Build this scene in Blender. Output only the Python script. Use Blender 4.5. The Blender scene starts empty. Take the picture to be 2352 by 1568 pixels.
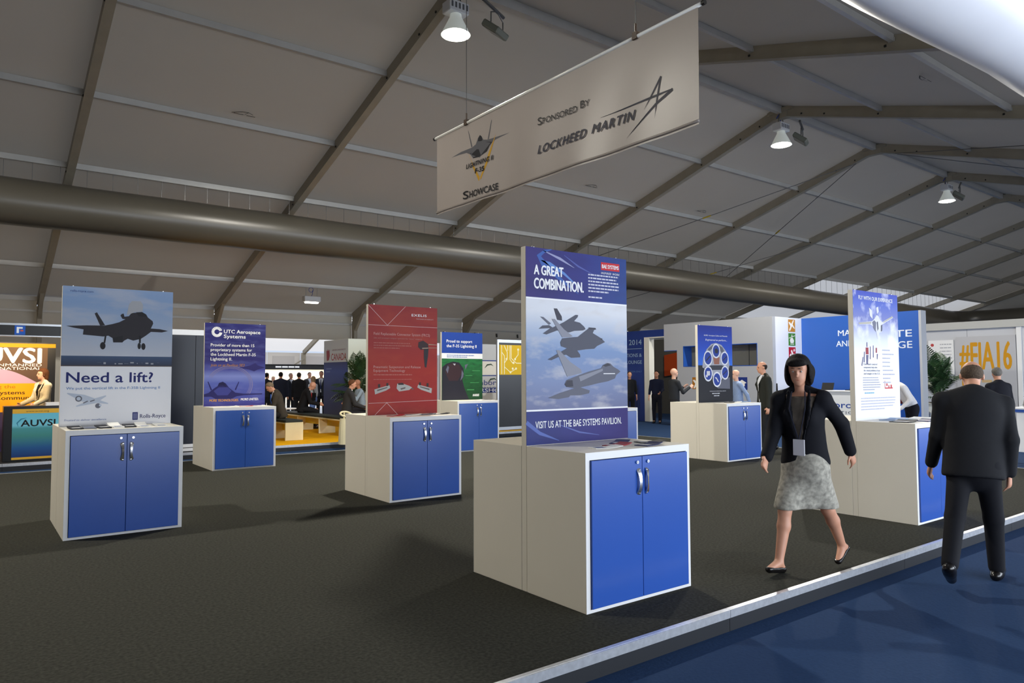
import bpy, bmesh, math, random
import numpy as np
from mathutils import Vector, Matrix
random.seed(7)
S = bpy.context.scene
COL = S.collection
R = math.radians

# ---------------------------------------------------------------- camera
F = 1647.04; PITCH = R(2.7964); ROLL = R(-.1991); YAW = R(37.2716); CAMH = 1.48323
fw = Vector((math.sin(YAW)*math.cos(PITCH), math.cos(YAW)*math.cos(PITCH), math.sin(PITCH)))
rt0 = Vector((math.cos(YAW), -math.sin(YAW), 0)); up0 = rt0.cross(fw)
rt = rt0*math.cos(ROLL)+up0*math.sin(ROLL); up = up0*math.cos(ROLL)-rt0*math.sin(ROLL)
O = Vector((0, 0, CAMH))
cd = bpy.data.cameras.new('camera'); cam = bpy.data.objects.new('camera', cd); COL.objects.link(cam)
cam.matrix_world = Matrix(((rt.x, up.x, -fw.x, 0), (rt.y, up.y, -fw.y, 0), (rt.z, up.z, -fw.z, CAMH), (0, 0, 0, 1)))
cd.sensor_width = 36; cd.lens = 36*F/2352; cd.clip_start = .05; cd.clip_end = 500
S.camera = cam

# ---------------------------------------------------------------- world, sun, daylight, exposure
S.view_settings.view_transform = 'Standard'; S.view_settings.look = 'None'
S.view_settings.gamma = 1; S.view_settings.use_curve_mapping = False
S.view_settings.exposure = 0.0
w = bpy.data.worlds.new('sky'); S.world = w; w.use_nodes = True
w.node_tree.nodes['Background'].inputs[0].default_value = (.62, .72, .9, 1)
w.node_tree.nodes['Background'].inputs[1].default_value = 1.0
def light(name, kind, loc, energy, color, **kw):
    d = bpy.data.lights.new(name, kind); d.energy = energy; d.color = color
    for k, v in kw.items(): setattr(d, k, v)
    o = bpy.data.objects.new(name, d); COL.objects.link(o); o.location = loc
    return o
sun = light('sun', 'SUN', (0, 40, 40), 3.4, (1, .95, .88), angle=R(2))
sun.rotation_euler = (R(-57), R(-14), 0)
# daylight entering through the open side of the hall behind the camera
day = light('side_daylight', 'AREA', (16, -5.2, 1.75), 2400, (.84, .91, 1), shape='RECTANGLE', size=29, size_y=3.3)
day.rotation_euler = (R(90), 0, 0)
LAMP_W = 2750
# ---------------------------------------------------------------- photo pixel -> place
def ray(x, y): return fw+rt*((x-1176)/F)-up*((y-784)/F)
def onz(x, y, z=0): d = ray(x, y); return O+d*((z-CAMH)/d.z)
def ony(x, y, Y): d = ray(x, y); return O+d*(Y/d.y)
def onx(x, y, X): d = ray(x, y); return O+d*(X/d.x)
def atd(x, depth, z=0):
    p = O+ray(x, 864)*depth; return Vector((p.x, p.y, z))

# ---------------------------------------------------------------- materials
def lin(c): return tuple(((v/255)/12.92 if v <= 10 else (((v/255)+.055)/1.055)**2.4) for v in c)
MATS = {}
def mat(name, rgb, rough=.6, metal=0, emit=0, spec=.5, noise=0, nscale=20, bump=0, trans=0, coat=0):
    if name in MATS: return MATS[name]
    m = bpy.data.materials.new(name); m.use_nodes = True; nt = m.node_tree; b = nt.nodes['Principled BSDF']
    c = lin(rgb)+(1,)
    b.inputs['Base Color'].default_value = c; b.inputs['Roughness'].default_value = rough
    b.inputs['Metallic'].default_value = metal; b.inputs['Specular IOR Level'].default_value = spec
    if coat: b.inputs['Coat Weight'].default_value = coat
    if emit:
        b.inputs['Emission Color'].default_value = c; b.inputs['Emission Strength'].default_value = emit
    if noise or bump:
        tc = nt.nodes.new('ShaderNodeTexCoord'); n = nt.nodes.new('ShaderNodeTexNoise')
        n.inputs['Scale'].default_value = nscale; n.inputs['Detail'].default_value = 4
        nt.links.new(tc.outputs['Object'], n.inputs['Vector'])
        if noise:
            r = nt.nodes.new('ShaderNodeValToRGB'); nt.links.new(n.outputs['Fac'], r.inputs['Fac'])
            r.color_ramp.elements[0].position = .3; r.color_ramp.elements[1].position = .7
            r.color_ramp.elements[0].color = tuple(v*(1-noise) for v in c[:3])+(1,)
            r.color_ramp.elements[1].color = tuple(min(1, v*(1+noise)) for v in c[:3])+(1,)
            nt.links.new(r.outputs['Color'], b.inputs['Base Color'])
        if bump:
            bp = nt.nodes.new('ShaderNodeBump'); bp.inputs['Strength'].default_value = bump; bp.inputs['Distance'].default_value = .01
            nt.links.new(n.outputs['Fac'], bp.inputs['Height']); nt.links.new(bp.outputs['Normal'], b.inputs['Normal'])
    if trans:
        t = nt.nodes.new('ShaderNodeBsdfTranslucent'); t.inputs['Color'].default_value = c
        x = nt.nodes.new('ShaderNodeMixShader'); x.inputs[0].default_value = trans
        nt.links.new(b.outputs[0], x.inputs[1]); nt.links.new(t.outputs[0], x.inputs[2])
        nt.links.new(x.outputs[0], nt.nodes['Material Output'].inputs[0])
    MATS[name] = m
    return m
def grad(name, stops, axis='Z', rough=.5, noise=0, nscale=3, nstretch=(1, 1, 1), noisecol=(255, 255, 255), lo=.45, hi=.7):
    """printed picture: colour ramp along one axis of the sheet, with an optional blotchy second ink"""
    if name in MATS: return MATS[name]
    m = bpy.data.materials.new(name); m.use_nodes = True; nt = m.node_tree; b = nt.nodes['Principled BSDF']
    b.inputs['Roughness'].default_value = rough; b.inputs['Specular IOR Level'].default_value = .25
    tc = nt.nodes.new('ShaderNodeTexCoord'); sp = nt.nodes.new('ShaderNodeSeparateXYZ')
    nt.links.new(tc.outputs['Generated'], sp.inputs[0])
    r = nt.nodes.new('ShaderNodeValToRGB'); nt.links.new(sp.outputs[axis], r.inputs['Fac'])
    cr = r.color_ramp
    while len(cr.elements) < len(stops): cr.elements.new(.5)
    for e, (p, c) in zip(cr.elements, stops): e.position = p; e.color = lin(c)+(1,)
    out = r.outputs['Color']
    if noise:
        mp = nt.nodes.new('ShaderNodeMapping'); mp.inputs['Scale'].default_value = nstretch
        nt.links.new(tc.outputs['Generated'], mp.inputs['Vector'])
        n = nt.nodes.new('ShaderNodeTexNoise'); n.inputs['Scale'].default_value = nscale; n.inputs['Detail'].default_value = 6
        nt.links.new(mp.outputs[0], n.inputs['Vector'])
        mr = nt.nodes.new('ShaderNodeMapRange'); mr.inputs['From Min'].default_value = lo; mr.inputs['From Max'].default_value = hi
        mr.inputs['To Max'].default_value = noise
        nt.links.new(n.outputs['Fac'], mr.inputs['Value'])
        mx = nt.nodes.new('ShaderNodeMix'); mx.data_type = 'RGBA'; mx.inputs['B'].default_value = lin(noisecol)+(1,)
        mx.inputs[7].default_value = lin(noisecol)+(1,)
        nt.links.new(mr.outputs[0], mx.inputs[0]); nt.links.new(out, mx.inputs[6]); out = mx.outputs[2]
    nt.links.new(out, b.inputs['Base Color'])
    MATS[name] = m
    return m
def ink(r, g, b): return mat('ink_%d_%d_%d' % (r, g, b), (r, g, b), .5, spec=.25)

# ---------------------------------------------------------------- mesh building
class MB:
    def __init__(s): s.v = []; s.f = []; s.m = []
    def add(s, v, f, m=0):
        n = len(s.v); s.v += [tuple(p) for p in v]; s.f += [tuple(i+n for i in q) for q in f]; s.m += [m]*len(f); return s
    def box(s, a, b, m=0):
        x0, y0, z0 = a; x1, y1, z1 = b
        return s.add([(x0, y0, z0), (x1, y0, z0), (x1, y1, z0), (x0, y1, z0), (x0, y0, z1), (x1, y0, z1), (x1, y1, z1), (x0, y1, z1)],
                     [(3, 2, 1, 0), (4, 5, 6, 7), (0, 1, 5, 4), (1, 2, 6, 5), (2, 3, 7, 6), (3, 0, 4, 7)], m)
    def bbox(s, a, b, e=.004, m=0):
        """box with chamfered edges"""
        bm = bmesh.new(); bmesh.ops.create_cube(bm, size=1)
        for v in bm.verts: v.co = Vector([(a[i]+b[i])/2+v.co[i]*(b[i]-a[i]) for i in range(3)])
        bmesh.ops.bevel(bm, geom=bm.edges[:], offset=e, segments=1, affect='EDGES')
        bm.verts.index_update()
        s.add([v.co for v in bm.verts], [[v.index for v in f.verts] for f in bm.faces], m); bm.free(); return s
    def beam(s, p, q, wd, ht, m=0, upv=(0, 0, 1)):
        p = Vector(p); q = Vector(q); d = (q-p).normalized(); u = Vector(upv); sd = d.cross(u).normalized(); u = sd.cross(d)
        c = [sd*(-wd/2)+u*(-ht/2), sd*(wd/2)+u*(-ht/2), sd*(wd/2)+u*(ht/2), sd*(-wd/2)+u*(ht/2)]
        return s.add([p+k for k in c]+[q+k for k in c], [(3, 2, 1, 0), (4, 5, 6, 7), (0, 1, 5, 4), (1, 2, 6, 5), (2, 3, 7, 6), (3, 0, 4, 7)], m)
    def tube(s, pts, r, n=8, m=0, cap=True):
        pts = [Vector(p) for p in pts]; rs = r if isinstance(r, (list, tuple)) else [r]*len(pts)
        rings = []; prev = None
        for i, p in enumerate(pts):
            d = (pts[min(i+1, len(pts)-1)]-pts[max(i-1, 0)]).normalized()
            a = d.cross(Vector((0, 0, 1)) if abs(d.z) < .95 else Vector((1, 0, 0))).normalized() if prev is None else (prev-d*prev.dot(d)).normalized()
            prev = a; b = d.cross(a)
            rings.append([p+(a*math.cos(t)+b*math.sin(t))*rs[i] for t in [2*math.pi*k/n for k in range(n)]])
        v = [x for g in rings for x in g]; f = []
        for i in range(len(rings)-1):
            for k in range(n):
                f.append((i*n+k, i*n+(k+1) % n, (i+1)*n+(k+1) % n, (i+1)*n+k))
        if cap: f.append(tuple(range(n-1, -1, -1))); f.append(tuple(range((len(rings)-1)*n, len(rings)*n)))
        return s.add(v, f, m)
    def lathe(s, prof, c=(0, 0, 0), n=24, m=0):
        v = [(c[0]+r*math.cos(2*math.pi*k/n), c[1]+r*math.sin(2*math.pi*k/n), c[2]+z) for r, z in prof for k in range(n)]
        f = [(i*n+k, i*n+(k+1) % n, (i+1)*n+(k+1) % n, (i+1)*n+k) for i in range(len(prof)-1) for k in range(n)]
        return s.add(v, f, m)
    def prism(s, poly, fr, t0, t1, m=0):
        """2-D outline put through fr(u,v,w) and given a thickness"""
        n = len(poly)
        v = [fr(a, b, t0) for a, b in poly]+[fr(a, b, t1) for a, b in poly]
        return s.add(v, [tuple(range(n-1, -1, -1)), tuple(range(n, 2*n))]+[(i, (i+1) % n, n+(i+1) % n, n+i) for i in range(n)], m)
    def build(s, name, mats, parent=None, smooth=False, loc=None, rotz=None):
        me = bpy.data.meshes.new(name); me.from_pydata(s.v, [], s.f); me.update()
        for k in (mats if isinstance(mats, (list, tuple)) else [mats]): me.materials.append(k)
        me.polygons.foreach_set('material_index', s.m)
        if smooth: me.polygons.foreach_set('use_smooth', [True]*len(s.f))
        return link(name, me, parent, loc, rotz)
def link(name, data, parent=None, loc=None, rotz=None):
    o = bpy.data.objects.new(name, data); COL.objects.link(o)
    if parent: o.parent = parent
    if loc is not None: o.location = loc
    if rotz is not None: o.rotation_euler = (0, 0, rotz)
    return o
def tag(o, label=None, cat=None, group=None, kind=None):
    if label: o['label'] = label
    if cat: o['category'] = cat
    if group: o['group'] = group
    if kind: o['kind'] = kind
    return o
def thing(name, label, cat, loc=(0, 0, 0), rotz=0, group=None):
    return tag(link(name, None, None, loc, rotz), label, cat, group)
def copy_tree(o, parent=None):
    c = o.copy(); COL.objects.link(c); c.parent = parent
    for ch in KIDS.get(o.name, []) or [k for k in bpy.data.objects if k.parent == o]: copy_tree(ch, c)
    return c
KIDS = {}
def soft(o, ang=35):
    me = o.data; me.polygons.foreach_set('use_smooth', [True]*len(me.polygons)); me.set_sharp_from_angle(angle=R(ang)); return o

# frames: where a flat sheet lies.  fr(u,v,w): u to the reader's right, v up, w towards the reader
def fr_y(x0, y0, z0): return lambda u, v, w=0: (x0+u, y0-w, z0+v)          # sheet faces -Y
def fr_x(x0, y0, z0): return lambda u, v, w=0: (x0-w, y0-u, z0+v)          # sheet faces -X
LAY = .0012
def flat(name, poly, fr, mt, parent, layer=1):
    n = len(poly)
    me = bpy.data.meshes.new(name); me.from_pydata([fr(a, b, layer*LAY) for a, b in poly], [], [tuple(range(n))]); me.update()
    me.materials.append(mt); return link(name, me, parent)
def flats(name, polys, fr, mts, parent, layer=1):
    """several flat printed shapes that make up one picture element"""
    b = MB()
    for i, p in enumerate(polys):
        poly, mi = (p if isinstance(p, tuple) and isinstance(p[1], int) else (p, 0))
        b.add([fr(x, y, (layer+.3*i/len(polys))*LAY) for x, y in poly], [tuple(range(len(poly)))], mi)
    return b.build(name, mts, parent)
def rect(a, b, c, d): return [(a, b), (c, b), (c, d), (a, d)]
def disc(x, y, r, n=20, ry=None, a0=0): return [(x+r*math.cos(a0+2*math.pi*k/n), y+(ry or r)*math.sin(a0+2*math.pi*k/n)) for k in range(n)]
def stroke(pts, wd):
    """open polyline given a width"""
    L = []; Rr = []
    ws = wd if isinstance(wd, (list, tuple)) else [wd]*len(pts)
    for i, p in enumerate(pts):
        a = pts[max(i-1, 0)]; b = pts[min(i+1, len(pts)-1)]; dx = b[0]-a[0]; dy = b[1]-a[1]; l = math.hypot(dx, dy) or 1
        nx, ny = -dy/l*ws[i]/2, dx/l*ws[i]/2
        L.append((p[0]+nx, p[1]+ny)); Rr.append((p[0]-nx, p[1]-ny))
    return L+Rr[::-1]
def letters(name, txt, fr, mt, parent, u, v, size, width=None, bold=0, shear=0, align='L', layer=2, disp=None, spacing=1):
    """lettering as flat shapes; size is the capital height, width squeezes the line to a length"""
    c = bpy.data.curves.new('t', 'FONT'); c.body = txt; c.size = size/.729; c.shear = shear; c.resolution_u = 3
    c.fill_mode = 'FRONT'; c.space_character = spacing
    t = bpy.data.objects.new('t', c); me0 = t.to_mesh()
    vs = np.empty(len(me0.vertices)*3); me0.vertices.foreach_get('co', vs); vs = vs.reshape(-1, 3)
    fs = [tuple(p.vertices) for p in me0.polygons]
    t.to_mesh_clear(); bpy.data.objects.remove(t); bpy.data.curves.remove(c)
    if not len(vs): return None
    x0, x1 = vs[:, 0].min(), vs[:, 0].max()
    sc = width/(x1-x0) if width else 1
    wdt = (x1-x0)*sc
    off = {'L': 0, 'C': -wdt/2, 'R': -wdt}[align]
    pts = [(u+off+(x-x0)*sc, v+y, 0) for x, y, _ in vs]
    if bold:                                   # heavier strokes: the outline laid down again a little to each side
        b0 = bold*size*1.1; n0 = len(pts); base_ = list(pts); f0 = list(fs)
        for i, (dx, dy) in enumerate(((-b0, 0), (b0, 0), (0, b0*.7), (0, -b0*.7))):
            pts += [(a+dx, c_+dy, .06*(i+1)) for a, c_, _ in base_]; fs += [tuple(k+n0*(i+1) for k in f_) for f_ in f0]
    me = bpy.data.meshes.new(name)
    me.from_pydata([fr(a, b, (layer+e_)*LAY) for a, b, e_ in pts], [], fs); me.update(); me.materials.append(mt)
    return link(name, me, parent)
def textlines(name, fr, mt, parent, u0, u1, v, n, step, h, layer=2, rag=.12):
    """print too small to read: rows of short dashes like words"""
    polys = []
    for i in range(n):
        x = u0; end = u1-(random.random()*rag*(u1-u0) if i < n-1 else .35*(u1-u0))
        while x < end:
            wl = min(h*random.uniform(1.2, 4.5), end-x); polys.append(rect(x, v-i*step, x+wl, v-i*step+h)); x += wl+h*.5
    return tag(flats(name, polys, fr, mt, parent, layer), kind='stuff')
# ================================================================ the hall
RY, RZ, SL = 10.33, 8.33, .302            # ridge line, its height, slope of the roof
HW = 15.0                                  # half width
RX = [1.68+5*k for k in range(-3, 11)]     # rafters
LOW = -.13                                 # aisle floor
def roofz(y): return RZ-SL*abs(y-RY)
alu = mat('rafter_aluminium', (150, 143, 128), .5, .1, noise=.06, nscale=3)
alu2 = mat('purlin_aluminium', (176, 175, 172), .42, .2, noise=.05, nscale=3)
galv = mat('bright_aluminium', (216, 219, 224), .3, .6, noise=.1, nscale=30)
pvc = mat('roof_fabric', (158, 152, 143), .5, 0, noise=.03, nscale=.5, trans=.10)
pvc_side = mat('wall_fabric', (196, 192, 182), .6, 0, noise=.03, nscale=1)
pvc_clear = mat('clear_roof_fabric', (226, 226, 226), .5, 0, trans=.38)
dark = mat('black_metal', (24, 24, 25), .5)
steel = mat('steel_wire', (120, 120, 120), .4, .8)
blackplastic = mat('black_plastic', (18, 18, 19), .45)
def carpet(name, rgb, amount=.18):
    return mat(name, rgb, .95, 0, spec=.1, noise=amount, nscale=48, bump=.25)
floor = tag(MB().box((-18, -14, LOW-.2), (60, 60, LOW)).build('floor', carpet('blue_carpet', (40, 62, 96), .06)),
            'blue carpet tiles along the exhibition aisles', None, None, 'structure')
# showcase platform with metal edging
PX0, PX1, PY0, PY1 = -8.0, 13.4, 2.85, 13.75
plat = tag(MB().box((PX0, PY0, LOW), (PX1, PY1, 0)).build('showcase_platform', carpet('charcoal_carpet', (57, 57, 51), .34)),
           'low platform covered in charcoal grey carpet under the display cabinets', None, None, 'structure')
kick = mat('platform_kickboard', (44, 46, 50), .4, .2)
def edging(idx, segs, label):
    root = tag(link('trim_%d' % idx, None), label, None, None, 'structure')
    for p, q, nrm in segs:
        p = Vector(p); q = Vector(q); L = (q-p).length; n = max(1, round(L/2.4)); d = (q-p)/n; nv = Vector(nrm)
        for k in range(n):
            a = p+d*k+d.normalized()*.002; b = p+d*(k+1)-d.normalized()*.002
            mb = MB(); mb.beam(a+nv*.006+Vector((0, 0, -.020)), b+nv*.006+Vector((0, 0, -.020)), .012, .05)
            mb.beam(a-nv*.012+Vector((0, 0, .003)), b-nv*.012+Vector((0, 0, .003)), .028, .005)
            mb.build('edge_strip', galv, root)
            MB().beam(a+nv*.003+Vector((0, 0, -.0875)), b+nv*.003+Vector((0, 0, -.0875)), .006, .084).build('kickboard', kick, root)
    return root
edging(1, [((PX0, PY0, 0), (PX1, PY0, 0), (0, -1, 0)), ((PX1, PY0, 0), (PX1, PY1, 0), (1, 0, 0)), ((PX0, PY1, 0), (PX1, PY1, 0), (0, 1, 0))],
       'silver metal edging along the charcoal showcase platform')
# lounge and left stand floors
tag(MB().box((4.92, 15.5, LOW), (16, 24.4, -.002)).build('lounge_platform', carpet('yellow_carpet', (226, 166, 10), .08)),
    'bright yellow carpeted lounge floor', None, None, 'structure')
tag(MB().box((-6, 15.25, LOW), (4.9, 22, -.002)).build('stand_platform', carpet('stand_carpet', (40, 42, 46), .1)),
    'dark floor of the corner stand by the lit counter', None, None, 'structure')
edging(2, [((4.92, 15.5, 0), (16, 15.5, 0), (0, -1, 0)), ((-6, 15.25, 0), (4.9, 15.25, 0), (0, -1, 0))],
       'silver edging of the yellow lounge floor and corner stand')

# roof: membrane bays, rafters, purlins
ceil = tag(MB().beam((RX[0], RY, RZ+.16), (RX[-1], RY, RZ+.16), .3, .03).build('ceiling', pvc_side), 'pitched white fabric roof of the exhibition tent on aluminium rafters', None, None, 'structure')
def membrane(x0, x1, ya, yb, m):
    nu, nv = 10, 10; v = []
    for i in range(nu+1):
        for j in range(nv+1):
            x = x0+(x1-x0)*i/nu; y = ya+(yb-ya)*j/nv
            off = abs(y-RY)/2.55; sag = .05*math.sin(math.pi*i/nu)*(.25+.75*abs(math.sin(math.pi*off)))
            v.append((x, y, roofz(y)+.135-sag*.55))
    f = [(i*(nv+1)+j, (i+1)*(nv+1)+j, (i+1)*(nv+1)+j+1, i*(nv+1)+j+1) for i in range(nu) for j in range(nv)]
    return MB().add(v, f).build('roof_panel', m, ceil, smooth=True)
for k in range(len(RX)-1):
    x0, x1 = RX[k], RX[k+1]
    membrane(x0, x1, RY, RY+7.65, pvc); membrane(x0, x1, RY+7.65, RY+HW+.1, pvc_clear if RX[k] > 31 else pvc)
    membrane(x0, x1, RY, RY-HW-.1, pvc)
def shared(name, data, loc, parent, rotz=0): o = link(name, data, parent, loc, rotz); return o
# one rafter and purlin mesh, shared
rb = MB()
rb.beam((0, .10, -.03), (0, HW-.05, -SL*(HW-.05)-.03), .13, .25)
rb.beam((0, .10, -.03-.125), (0, HW-.05, -SL*(HW-.05)-.03-.125), .155, .02)
for t in (.6, 1.2, 2.5, 5.0, 7.7, 10.2):           # bolt heads
    for s in (-1, 1): rb.beam((s*.065, t, -SL*t-.06), (s*.085, t, -SL*t-.06), .035, .035, 1)
raf = rb.build('rafter', [alu, dark], ceil, loc=(RX[0], RY, RZ)); MESH_R = raf.data
pb = MB().beam((.065, 0, .06), (4.935, 0, .06), .07, .12)
for s in (.07, 4.93): pb.beam((s-.02 if s > 1 else s, 0, .03), (s+.02 if s < 1 else s, 0, .03), .10, .06)
MESH_P = pb.build('purlin', alu2, ceil, loc=(RX[0], RY+2.55, roofz(RY+2.55))).data
hb = MB().box((-.09, -.2, -.18), (.09, .2, .06)).box((-.1, -.35, -.02), (.1, .35, .09))
MESH_H = hb.build('ridge_joint', alu, ceil, loc=(RX[0], RY, RZ-.02)).data
rgb_ = MB().beam((.065, 0, .03), (4.935, 0, .03), .12, .2)
MESH_B = rgb_.build('ridge_beam', alu2, ceil, loc=(RX[0], RY, RZ)).data
for k, x in enumerate(RX):
    if k: shared('rafter', MESH_R, (x, RY, RZ), ceil); shared('ridge_joint', MESH_H, (x, RY, RZ-.02), ceil)
    shared('rafter', MESH_R, (x, RY, RZ), ceil, math.pi)
    if k < len(RX)-1:
        if k: shared('ridge_beam', MESH_B, (x, RY, RZ), ceil)
        for j in range(1, 7):
            for s in (-1, 1):
                if k == 0 and j == 1 and s == 1: continue
                y = RY+s*min(2.55*j, HW)
                shared('purlin', MESH_P, (x, y, roofz(y)-(.03 if j > 5 else 0)), ceil)
# back wall: fabric band under the eaves, posts, an opening to the lounge and the next hall
YB = RY+HW
wb = tag(link('wall_back', None), 'fabric side wall of the tent behind the stands', None, None, 'structure')
def wallseg(x0, x1, z0, z1, y, m, parent, name='wall_panel'): return MB().box((x0, y, z0), (x1, y+.02, z1)).build(name, m, parent)
for k in range(len(RX)-1):
    x0, x1 = RX[k]+.06, RX[k+1]-.06
    opened = RX[k] in (RX[4], RX[5])       # bays open to the next hall
    wallseg(x0, x1, 2.87 if opened else LOW, roofz(YB)+.1, YB, pvc_side, wb)
    MB().box((x0, YB-.05, roofz(YB)-.36), (x1, YB-.01, roofz(YB)-.30)).build('eave_rail', alu2, wb)
    if RX[k] > 11 and RX[k] < 17:
        for j in range(4):
            xx = x0+.5+j*1.15; MB().tube([(xx, YB-.06, 3.35), (xx, YB-.08, 3.2)], .03, 6).build('curtain_hook', dark, wb)
posts = MB().box((-.065, -.22, LOW), (.065, .0, roofz(YB)-.2)); MESH_POST = posts.build('post', alu, wb, loc=(RX[0], YB-.02, 0)).data
for x in RX[1:]: shared('post', MESH_POST, (x, YB-.02, 0), wb)
# knee braces / gusset at the eaves
gb = MB().prism([(-.9, .26), (0, 0), (0, -.55), (-.12, -.55)], lambda u, v, w: (w, u, v), -.05, .05)
MESH_G = gb.build('eave_gusset', alu, wb, loc=(RX[0], YB-.03, roofz(YB)-.12)).data
for x in RX[1:]: shared('eave_gusset', MESH_G, (x, YB-.03, roofz(YB)-.12), wb)
# front wall behind the camera: closed left of the camera, rolled up to the right
wf = tag(link('wall_front', None), 'fabric side wall behind the camera, rolled up along the aisle', None, None, 'structure')
YF = RY-HW
for k in range(len(RX)-1):
    x0, x1 = RX[k]+.06, RX[k+1]-.06
    if RX[k] < 1 or RX[k] > 30: wallseg(x0, x1, LOW, roofz(YF)+.1, YF, pvc_side, wf)
    else: MB().tube([(x0, YF, 3.62), (x1, YF, 3.62)], .1, 10).build('rolled_panel', pvc_side, wf, smooth=True)
for x in RX: shared('post', MESH_POST, (x, YF, 0), wf, math.pi)
wl = tag(MB().box((RX[0]-.1, YF, LOW), (RX[0]-.06, YB, 8.6)).build('wall_left', pvc_side), 'closed fabric gable wall at the left end of the tent', None, None, 'structure')
wr = tag(MB().box((RX[-1]+.06, YF, LOW), (RX[-1]+.1, YB, 8.6)).build('wall_right', pvc_side), 'closed fabric gable wall at the far end of the tent', None, None, 'structure')

# the next hall seen through the opening
nh = tag(link('wall_next_hall', None), 'bright white tent hall seen through the opening behind the lounge', None, None, 'structure')
nm = mat('next_hall_fabric', (236, 234, 232), .6, 0, trans=.55)
nw = mat('next_hall_panel', (226, 222, 218), .6)
NB = 42.0; NZ = 2.95                        # its far wall and eaves
v = [(4, YB+.1, 3.7), (32, YB+.1, 3.7), (32, 33.5, 6.2), (4, 33.5, 6.2), (4, NB, NZ+.1), (32, NB, NZ+.1)]
MB().add(v, [(0, 1, 2, 3), (3, 2, 5, 4)]).build('roof_panel', nm, nh)
for x in (11.1, 16.1, 21.1):
    MB().beam((x, YB+.3, 3.55), (x, 33.5, 6.05), .13, .25).build('rafter', alu, nh)
    MB().beam((x, NB-.2, NZ), (x, 33.5, 6.05), .13, .25).build('rafter', alu, nh)
    MB().box((x-.1, NB-.3, LOW), (x+.1, NB-.1, NZ)).build('post', alu, nh)
    MB().beam((x, NB-.35, NZ-.35), (x-3.0, NB-.35, .8), .06, .06).build('brace', alu, nh)
for k in range(14):
    MB().box((4+2*k, NB, LOW), (5.96+2*k, NB+.04, NZ)).build('wall_panel', nw, nh)
    MB().box((4.3+2*k, NB-.03, 1.5), (5.6+2*k, NB, 2.75)).build('door_panel', mat('next_hall_trim', (206, 202, 200), .6), nh)
tag(MB().box((4, YB+.2, LOW), (32, NB, LOW+.012)).build('floor_next_hall', carpet('pale_carpet', (150, 158, 170), .05)), 'pale floor of the next hall', None, None, 'structure')
for x0 in (4, 32): MB().box((x0, YB+.1, LOW), (x0+.05, NB, 6.2)).build('wall_panel', nw, nh)
# ================================================================ display stands
W, H, DF, DB, PT = 1.008, 1.0, .595, .59, .058
lam = mat('white_laminate', (232, 226, 212), .42, 0, noise=.015, nscale=2)
lam_edge = mat('white_edging', (236, 236, 236), .4)
blue = mat('blue_door', (46, 88, 176), .25, 0, noise=.02, nscale=2)
blackin = mat('cabinet_gap', (14, 14, 18), .8)
chrome = mat('satin_chrome', (214, 216, 220), .22, .95)
def make_cabinet():
    """cabinet seen from the front: origin at its front left foot corner, doors face -Y"""
    root = link('display_cabinet', None)
    b = MB(); t = .036
    b.bbox((0, 0, 0), (t, DF, H), .002); b.bbox((W-t, 0, 0), (W, DF, H), .002)
    b.bbox((t, 0, H-.048), (W-t, DF, H), .002); b.bbox((t, 0, 0), (W-t, DF, .022), .002)
    b.bbox((t, DF-.012, .022), (W-t, DF, H-.048), .002)
    b.build('body', lam, root)
    e = MB(); e.box((.0008, -.0012, .0008), (t, 0, H-.0008)); e.box((W-t, -.0012, .0008), (W-.0008, 0, H-.0008))
    e.box((t, -.0012, H-.048), (W-t, 0, H-.0008)); e.box((t, -.0012, .0008), (W-t, 0, .022)); e.build('edge_band', lam_edge, root)
    MB().box((t, .012, .022), (W-t, .016, H-.048)).build('inner_panel', blackin, root)
    mid = W/2
    for s, (x0, x1) in ((-1, (t+.004, mid-.002)), (1, (mid+.002, W-t-.004))):
        d = MB().bbox((x0, -.016, .026), (x1, .010, H-.052), .0015).build('door', blue, root)
        # bow handle, waisted in the middle
        n = 12; v = []
        for i in range(n+1):
            z = .695+.175*i/n; a = abs(i/n-.5)*2
            wd = .013+.013*a**2.2; out = -.020-.022*(1-a**2.5); xc = mid+s*.034
            taper = 1 if .06 < i/n < .94 else .55
            v += [(xc-s*.008, out, z), (xc-s*.008+s*wd*taper*1.5, out+.006, z), (xc-s*.008+s*wd*taper*1.5, out+.012, z), (xc-s*.008, out+.008, z)]
        f = [(4*i+k, 4*i+(k+1) % 4, 4*i+4+(k+1) % 4, 4*i+4+k) for i in range(n) for k in range(4)]+[(0, 1, 2, 3), (4*n+3, 4*n+2, 4*n+1, 4*n)]
        hb = MB().add(v, f)
        for z in (.71, .855): hb.box((mid+s*.034-.007, -.026, z-.006), (mid+s*.034+.007, -.016, z+.006))
        soft(hb.build('handle', chrome, d), 50)
        lk = MB().tube([(mid+s*.052, -.016, .912), (mid+s*.052, -.026, .912)], .011, 12)
        lk.box((mid+s*.052-.002, -.0275, .905), (mid+s*.052+.002, -.026, .919)); soft(lk.build('lock', chrome, d))
    return root
def kids(o): return [k for k in bpy.data.objects if k.parent == o]
def dup(root, loc, rotz):
    r = root.copy(); COL.objects.link(r); r.location = loc; r.rotation_euler = (0, 0, rotz)
    for ch in PK:
        c = ch[0].copy(); COL.objects.link(c); c.parent = r
        for g in ch[1]:
            d = g.copy(); COL.objects.link(d); d.parent = c
    return r
proto = make_cabinet()
PK = [(c, kids(c)) for c in kids(proto)]
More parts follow.
